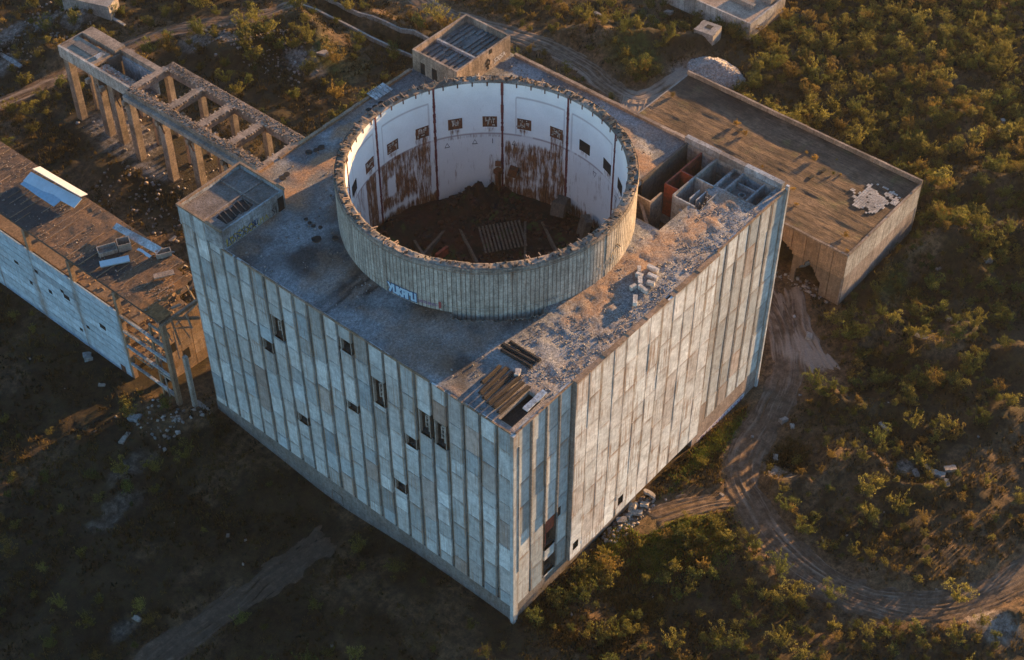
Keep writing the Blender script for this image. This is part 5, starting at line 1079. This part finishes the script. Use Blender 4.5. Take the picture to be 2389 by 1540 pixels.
# ------------------------------------------------------------------ vegetation
def shrub_arrays(seed, n=560, h=3.0, r=1.6, leaf=.30, upright=.5):
    g_ = np.random.default_rng(seed); L = g_.integers(6, 13)
    lc = np.stack([g_.normal(0, r*.5, L), g_.normal(0, r*.5, L), g_.uniform(.22, .9, L)*h], 1); lr = g_.uniform(.16, .5, L)*r
    k = g_.integers(0, L, n); d = g_.normal(0, 1, (n, 3)); d /= np.linalg.norm(d, axis=1)[:, None]; d[:, 2] = np.abs(d[:, 2])*1.1-.25
    p = lc[k]+d*lr[k][:, None]*g_.uniform(.55, 1.15, (n, 1))*np.array([1, 1, 1.15])
    ns = int(g_.integers(9, 16)); az = g_.uniform(0, 6.28, ns); tl = g_.uniform(.05, .75, ns); hl = g_.uniform(.6, 1.2, ns)*h
    q = g_.integers(0, ns, n); tt = g_.uniform(.3, 1.0, n); sp = g_.random(n) < .55
    sd_ = np.stack([np.cos(az)*np.sin(tl), np.sin(az)*np.sin(tl), np.cos(tl)], 1)[q]
    ps = sd_*(tt*hl[q])[:, None]+g_.normal(0, .13, (n, 3))*(1.3-tt)[:, None]*r*.9
    p = np.where(sp[:, None], ps, p); d = np.where(sp[:, None], sd_*.9+d*.35, d)
    p[:, 2] = np.clip(p[:, 2], .1, h*1.25)
    tdir = d*.8+g_.normal(0, .5, (n, 3)); tdir[:, 2] += upright; tdir /= np.linalg.norm(tdir, axis=1)[:, None]
    sd = np.cross(tdir, g_.normal(0, 1, (n, 3))); sd /= np.linalg.norm(sd, axis=1)[:, None]+1e-6
    l = leaf*g_.uniform(.6, 1.5, (n, 1)); wv = l*.30
    A = p-sd*wv*.5; B = p+sd*wv*.5+tdir*l*.15; Cc = p+tdir*l; Dd = p-sd*wv*.6+tdir*l*.55
    V = np.stack([A, B, Cc, Dd], 1).reshape(-1, 3); F = np.arange(4*n).reshape(-1, 4)
    hn = np.repeat(np.clip(g_.normal(.45, .25, n), 0, 1), 4); tip = np.tile([0, .5, 1, .7], n)*np.repeat(g_.random(n), 4)
    T_ = np.stack([hn, tip, hn*0], 1)
    return V, F, T_
def stem_mesh(seed, h):
    r_ = random.Random(seed); mb_ = MB()
    for k in range(5):
        a = r_.uniform(0, 6.28); t_ = r_.uniform(.25, .5)*h; p0 = Vector((0, 0, -.25)); p1 = Vector((math.cos(a)*t_*.3, math.sin(a)*t_*.3, h*.35)); p2 = Vector((math.cos(a)*t_*.8, math.sin(a)*t_*.8, h*.72))
        mb_.bar(p0, p1, .12); mb_.bar(p1, p2, .07)
    o = mb_.build('stem', M['bark']); me = o.data; bpy.data.objects.remove(o); return me
VAR = []
for i in range(10):
    h = [2.6, 3.2, 2.2, 3.8, 2.8, 1.9, 3.0, 2.4, 3.4, 2.0][i]
    VAR.append((shrub_arrays(200+i, [1150, 1400, 950, 1650, 1200, 800, 1300, 1050, 1500, 850][i], h, h*.44, .25, [.8, 1.5, .6, 1.4, .9, .6, 1.7, .8, 1.1, 1.0][i]), h))
MATS = ['leaf_olive', 'leaf_green', 'leaf_rust']
CROWN = {}; STEM = [stem_mesh(i, VAR[i][1]) for i in range(10)]
def crown_mesh(i, m):
    if (i, m) not in CROWN:
        (V_, F_, T_), h = VAR[i]; o = npmesh('crown', V_, F_, M[m], tone=T_); CROWN[(i, m)] = o.data; bpy.data.objects.remove(o)
    return CROWN[(i, m)]
# candidate places: (region polygon box, count, spacing, size range, material weights, label bits)
REG = [('thick', (118, 215, -30, 72), 3400, 1.5, (.5, 1.05), (.6, .22, .18)), ('topmid', (104, 160, 62, 140), 420, 2.3, (.6, 1.15), (.45, .35, .2)), ('back', (62, 110, 92, 172), 330, 2.4, (.6, 1.3), (.3, .55, .15)),
       ('topleft', (18, 80, 150, 200), 150, 3.0, (.6, 1.3), (.5, .2, .3)), ('slope', (66, 120, -60, -2), 1100, 1.7, (.4, .95), (.3, .5, .2)), ('pit', (44, 70, -48, -8), 260, 2.3, (.35, .8), (.6, .2, .2)), ('front', (2, 46, -62, -2), 700, 1.7, (.4, .95), (.6, .3, .1)), ('shade', (-60, -3, -30, 120), 420, 3.0, (.4, .9), (.5, .4, .1))]
HAND = [(7.9, -1.8, 1.15), (13.8, -2.4, 1.05), (10.4, -6.1, 1.0), (17, -5.2, .9), (6.2, -12, 1.2), (20.5, -13, 1.1), (29.8, -10, .8), (26.5, -16.5, 1.0), (56.1, -14.8, .9), (46.4, -24.3, .8), (44.8, -19.7, .9), (55.6, -28.3, 1.3), (52.2, -31.2, 1.2), (56.4, -33.4, 1.2), (31.5, -30, 1.1), (35, -34.5, .9), (84.6, -24.5, 1.1), (79, -22.6, 1.1), (87.4, -37, 1.0), (129.5, 45.4, 1.3), (139.5, 9.4, 1.4), (134, 35.6, 1.2), (121.5, 20, 1.5), (122.5, 14, 1.2), (123, 8, 1.2), (122, 26, 1.2), (73.3, 135.5, 1.5), (74.5, 139, 1.4), (70.5, 119.6, 1.3), (77.8, 123, 1.3), (76, 113.4, 1.2), (47, -49.5, 1.1), (24, -6, .7), (33.5, -16, 1.0), (104, 0, .01)]
SP = []
def accept(x, y, s, reg):
    for a, b, s2, _ in SP[-900:]:
        if abs(a-x) < s and abs(b-y) < s and math.hypot(a-x, b-y) < s: return False
    return True
for x, y, s in HAND:
    if s > .1: SP.append((x, y, s, 'hand'))
for nm, (x0, x1, y0, y1), cnt, spc, (s0, s1), mw in REG:
    qx = rng.uniform(x0, x1, cnt); qy = rng.uniform(y0, y1, cnt); tm = trackmask(qx, qy, -.3); bmk = boxmask(qx, qy, 1.5); dn = fbm(qx, qy, 14, 201); cn = canal(qx, qy)
    for x, y, a, b, d, c3 in zip(qx, qy, tm, bmk, dn, cn):
        if a > .1 or b > .25 or c3 > .2: continue
        if nm in ('slope', 'pit', 'front', 'back', 'topmid', 'shade') and d < {'slope': .44, 'pit': .44, 'front': .38, 'back': .44, 'topmid': .40, 'shade': .44}[nm]: continue
        if nm == 'thick' and d < .37: continue
        if 127 < x < 147 and 50 < y < 69 and nm != 'hand': continue
        if x < 47 and x > 8 and y > 66 and y < 150: continue
        if accept(x, y, spc*(.75 if nm == 'thick' else .9), nm): SP.append((x, y, s0+(s1*1.12-s0)*random.random()**1.7, nm))
def pix(x, y, z=0):
    d = Vector((x, y, z))-CP; k = d.dot(fw); return 1194.5+3662*d.dot(rt)/k, 770-3662*d.dot(up)/k, k
vis = []; rest = []
for s in SP:
    u, v, k = pix(s[0], s[1], 1); ins = -40 < u < 2430 and -40 < v < 1580
    hidden = (0 < u < 1) 
    (vis if ins else rest).append((s[2]*VAR[0][1]/k, s))
vis.sort(key=lambda q: -q[0]); ind = [q[1] for q in vis[:296]]; rest = [q[1] for q in vis[296:]]+[q[1] for q in rest if math.hypot(q[1][0]-70, q[1][1]-40) < 190]
WH = {'thick': 'in the dense thicket behind the long low building', 'topmid': 'beside the winding track and gravel heap', 'back': 'in the dark brush between trestle and canal', 'topleft': 'beyond the trestle near the ochre track', 'slope': 'on the dark slope beyond the dirt road', 'pit': 'around the dark pit inside the road bend', 'front': 'on the bank between long wall and dirt road', 'shade': 'in the deep shadow before the blue-grey wall', 'hand': 'near the ruins'}
GRP = {k: 'shrubs '+v for k, v in WH.items()}
def where(x, y, nm):
    if nm != 'hand': return WH[nm], GRP[nm]
    for key, cond in (('thick', x > 118 and y < 60), ('slope', x > 66 and y < 0), ('pit', 43 < x <= 66 and y < 0), ('front', x <= 46 and y < 0), ('back', y > 90)):
        if cond: return WH[key], GRP[key]
    return WH['topmid'], GRP['topmid']
MWT = {r[0]: r[5] for r in REG}; MWT['hand'] = (.65, .25, .1)
CN = {'leaf_olive': 'olive gold', 'leaf_green': 'dark green', 'leaf_rust': 'russet brown'}
hz = H(np.array([s[0] for s in ind]), np.array([s[1] for s in ind])); rv = random.Random(99)
for j, (x, y, s, nm) in enumerate(ind):
    i = rv.randrange(10); m = rv.choices(MATS, MWT[nm])[0]; wh, gr = where(x, y, nm)
    szw = 'tall' if s*VAR[i][1] > 3.0 else ('low' if s*VAR[i][1] < 2.0 else 'bushy')
    lab = f'{szw} {CN[m]} shrub {wh}'; loc = (x, y, float(hz[j])-.05); rz = rv.uniform(0, 6.28); sc_ = (s*rv.uniform(.9, 1.15), s*rv.uniform(.9, 1.15), s)
    if j < 90:
        e = empty('shrub', loc, lab, 'shrub', gr, rz=rz); e.scale = sc_
        c_ = bpy.data.objects.new('crown', crown_mesh(i, m)); C.objects.link(c_); c_.parent = e
        c_ = bpy.data.objects.new('stem', STEM[i]); C.objects.link(c_); c_.parent = e
    else:
        o = bpy.data.objects.new('shrub', crown_mesh(i, m)); C.objects.link(o); o.location = loc; o.rotation_euler = (0, 0, rz); o.scale = sc_; tag(o, lab, 'shrub', gr)
# the remaining brush, one mass per leaf colour is avoided: a single object with three materials
Vs, Fs, Ts, Ms = [], [], [], []; off = 0; hz = H(np.array([s[0] for s in rest]), np.array([s[1] for s in rest]))
for j, (x, y, s, nm) in enumerate(rest):
    i = rv.randrange(10); (V_, F_, T_), h = VAR[i]; a = rv.uniform(0, 6.28); ca, sa = math.cos(a), math.sin(a)
    if nm == 'hand' : nm = 'thick'
    P_ = np.stack([V_[:, 0]*ca-V_[:, 1]*sa, V_[:, 0]*sa+V_[:, 1]*ca, V_[:, 2]], 1)*s+np.array([x, y, hz[j]-.05]); mi = rv.choices([0, 1, 2], MWT[nm])[0]
    T2 = T_.copy(); T2[:, 0] = np.clip(T2[:, 0]+rv.uniform(-.2, .25), 0, 1)
    Vs.append(P_); Fs.append(F_+off); Ts.append(T2); Ms.append(np.full(len(F_), mi)); off += len(V_)
o = npmesh('brushwood', np.concatenate(Vs), np.concatenate(Fs), [M[m] for m in MATS], tone=np.concatenate(Ts)); o.data.polygons.foreach_set('material_index', np.concatenate(Ms).astype(np.int32))
tag(o, 'mass of far small bushes filling the thicket', 'undergrowth', kind='stuff')
# weeds and dry shrubs on the roofs
RS = [(109.2, 50.4, .5, 'leaf_rust'), (109.7, 35.7, .55, 'leaf_gold'), (108.1, 32.6, .5, 'leaf_gold'), (110.3, 18.3, .55, 'leaf_gold'), (109.0, 13.3, .3, 'leaf_green'), (100.3, 16.7, .4, 'leaf_gold'), (97.1, 13.8, .35, 'leaf_gold'), (95.2, 2.2, .55, 'leaf_gold'), (102.1, 24.6, .25, 'leaf_gold'), (111, 20.5, .3, 'leaf_gold'), (109.6, 12.2, .25, 'leaf_gold'), (92.3, -.1, .3, 'leaf_gold'), (113, 15, .2, 'leaf_gold')]
RSL = ['russet weed on the far end of the long low roof', 'larger golden weed casting a long shadow across the middle of the low roof', 'golden weed beside the round hole in the low roof', 'broad golden and green weed on the far side of the low roof', 'small green weed next to the pair of roof holes', 'golden tuft on the near edge of the low roof above the reactor corner', 'small golden tuft below the one above the reactor corner', 'round golden bush near the near corner of the low roof',
       'tiny golden tuft near the middle of the low roof', 'small golden tuft just above the broad golden and green weed', 'tiny yellow tuft beside the small green weed', 'golden tuft on the very corner of the low roof', 'tiny golden tuft near the pale patch of slabs']
for (x, y, s, m), lab in zip(RS, RSL):
    i = rv.choice([2, 5, 9]); o = bpy.data.objects.new('roof_weed', crown_mesh(i, m)); C.objects.link(o); o.location = (x, y, LZ-.05); o.scale = (s*1.25, s*1.25, s*.8); o.rotation_euler = (0, 0, rv.uniform(0, 6)); tag(o, lab, 'weed', 'weeds growing on the long low roof')
n = 9000; c5 = rng.integers(0, 5, n); cc = np.array([(30, -8, 6, 3.5), (24, -9, 4, 3), (21, -3.2, 10, 1.4), (50, -2.6, 8, 1.1), (31, -13, 5, 4)])[c5]
qx = cc[:, 0]+rng.normal(0, .55, n)*cc[:, 2]; qy = cc[:, 1]+rng.normal(0, .55, n)*cc[:, 3]; k_ = (trackmask(qx, qy, .1) < .4) & (qy < -.6); qx, qy = qx[k_], qy[k_]; n = len(qx); m = 6
pv = np.stack([qx, qy, H(qx, qy)-.05], 1)[:, None, :]+np.concatenate([rng.normal(0, .3, (n, m, 2)), np.zeros((n, m, 1))], 2)
a = rng.uniform(0, 3.14, (n, m)); sd = np.stack([np.cos(a), np.sin(a), a*0], -1)*.10; lf = np.concatenate([rng.normal(0, .22, (n, m, 2)), np.ones((n, m, 1))], 2)*rng.uniform(.2, .6, (n, m, 1))
V = np.stack([pv-sd, pv+sd, pv+lf], 2).reshape(-1, 3)
tag(npmesh('green_grass', V, np.arange(len(V)).reshape(-1, 3), foliage('fresh_grass', (.05, .075, .012), (.15, .20, .03), (.25, .28, .05)), tone=np.repeat(np.stack([rng.random(n), rng.random(n), rng.random(n)], 1), 3*m, 0)), 'fresh green grass at the foot of the long streaked wall', 'grass', kind='stuff')
# ground cover of grass and low scrub
n = 70000; qx = np.concatenate([rng.uniform(-58, 205, n), rng.uniform(0, 60, 6000), rng.uniform(116, 124, 3000)]); qy = np.concatenate([rng.uniform(-62, 200, n), rng.uniform(-16, -.5, 6000), rng.uniform(-4, 56, 3000)])
k_ = (trackmask(qx, qy, .1) < .35) & (boxmask(qx, qy, .6) < .4) & (rng.random(len(qx)) < .25+1.0*sm(.4, .62, fbm(qx, qy, 7, 301))) & (blob(qx, qy, PALE) < .6)
qx, qy = qx[k_], qy[k_]; n = len(qx); qz = H(qx, qy)-.05; m = 7
pv = np.stack([qx, qy, qz], 1)[:, None, :]+np.concatenate([rng.normal(0, .33, (n, m, 2)), np.zeros((n, m, 1))], 2)
hh = rng.uniform(.25, .85, (n, m, 1))*(.6+.9*fbm(qx, qy, 9, 311))[:, None, None]; a = rng.uniform(0, 3.14, (n, m)); sd = np.stack([np.cos(a), np.sin(a), a*0], -1)*rng.uniform(.07, .2, (n, m, 1))
ln_ = np.concatenate([rng.normal(0, .22, (n, m, 2)), np.ones((n, m, 1))], 2)*hh
V = np.stack([pv-sd, pv+sd, pv+ln_], 2).reshape(-1, 3); F = np.arange(len(V)).reshape(-1, 3)
tb = np.clip(fbm(qx, qy, 5, 321)*1.6-.4+rng.normal(0, .15, n), 0, 1); tp = rng.random(n)
T_ = np.stack([np.repeat(tb, 3*m), np.repeat(tp, 3*m)*np.tile([.4, .4, 1], n*m), np.zeros(n*3*m)], 1)
tag(npmesh('scrub_grass', V, F, M['grassy'], tone=T_), 'dry grass and low scrub covering the ground', 'grass', kind='stuff')

# ------------------------------------------------------------------ thin evening air
mb = MB(); mb.box(-500, 700, -500, 700, -12, 212)
hm = bpy.data.materials.new('haze'); hm.use_nodes = True; ht = hm.node_tree; ht.nodes.remove(ht.nodes['Principled BSDF'])
pv_ = ht.nodes.new('ShaderNodeVolumePrincipled'); pv_.inputs['Color'].default_value = (.93, .90, .86, 1); pv_.inputs['Density'].default_value = .000032; pv_.inputs['Anisotropy'].default_value = .3
ht.links.new(pv_.outputs[0], ht.nodes['Material Output'].inputs['Volume'])
tag(mb.build('haze', hm), 'thin warm evening haze', kind='stuff')
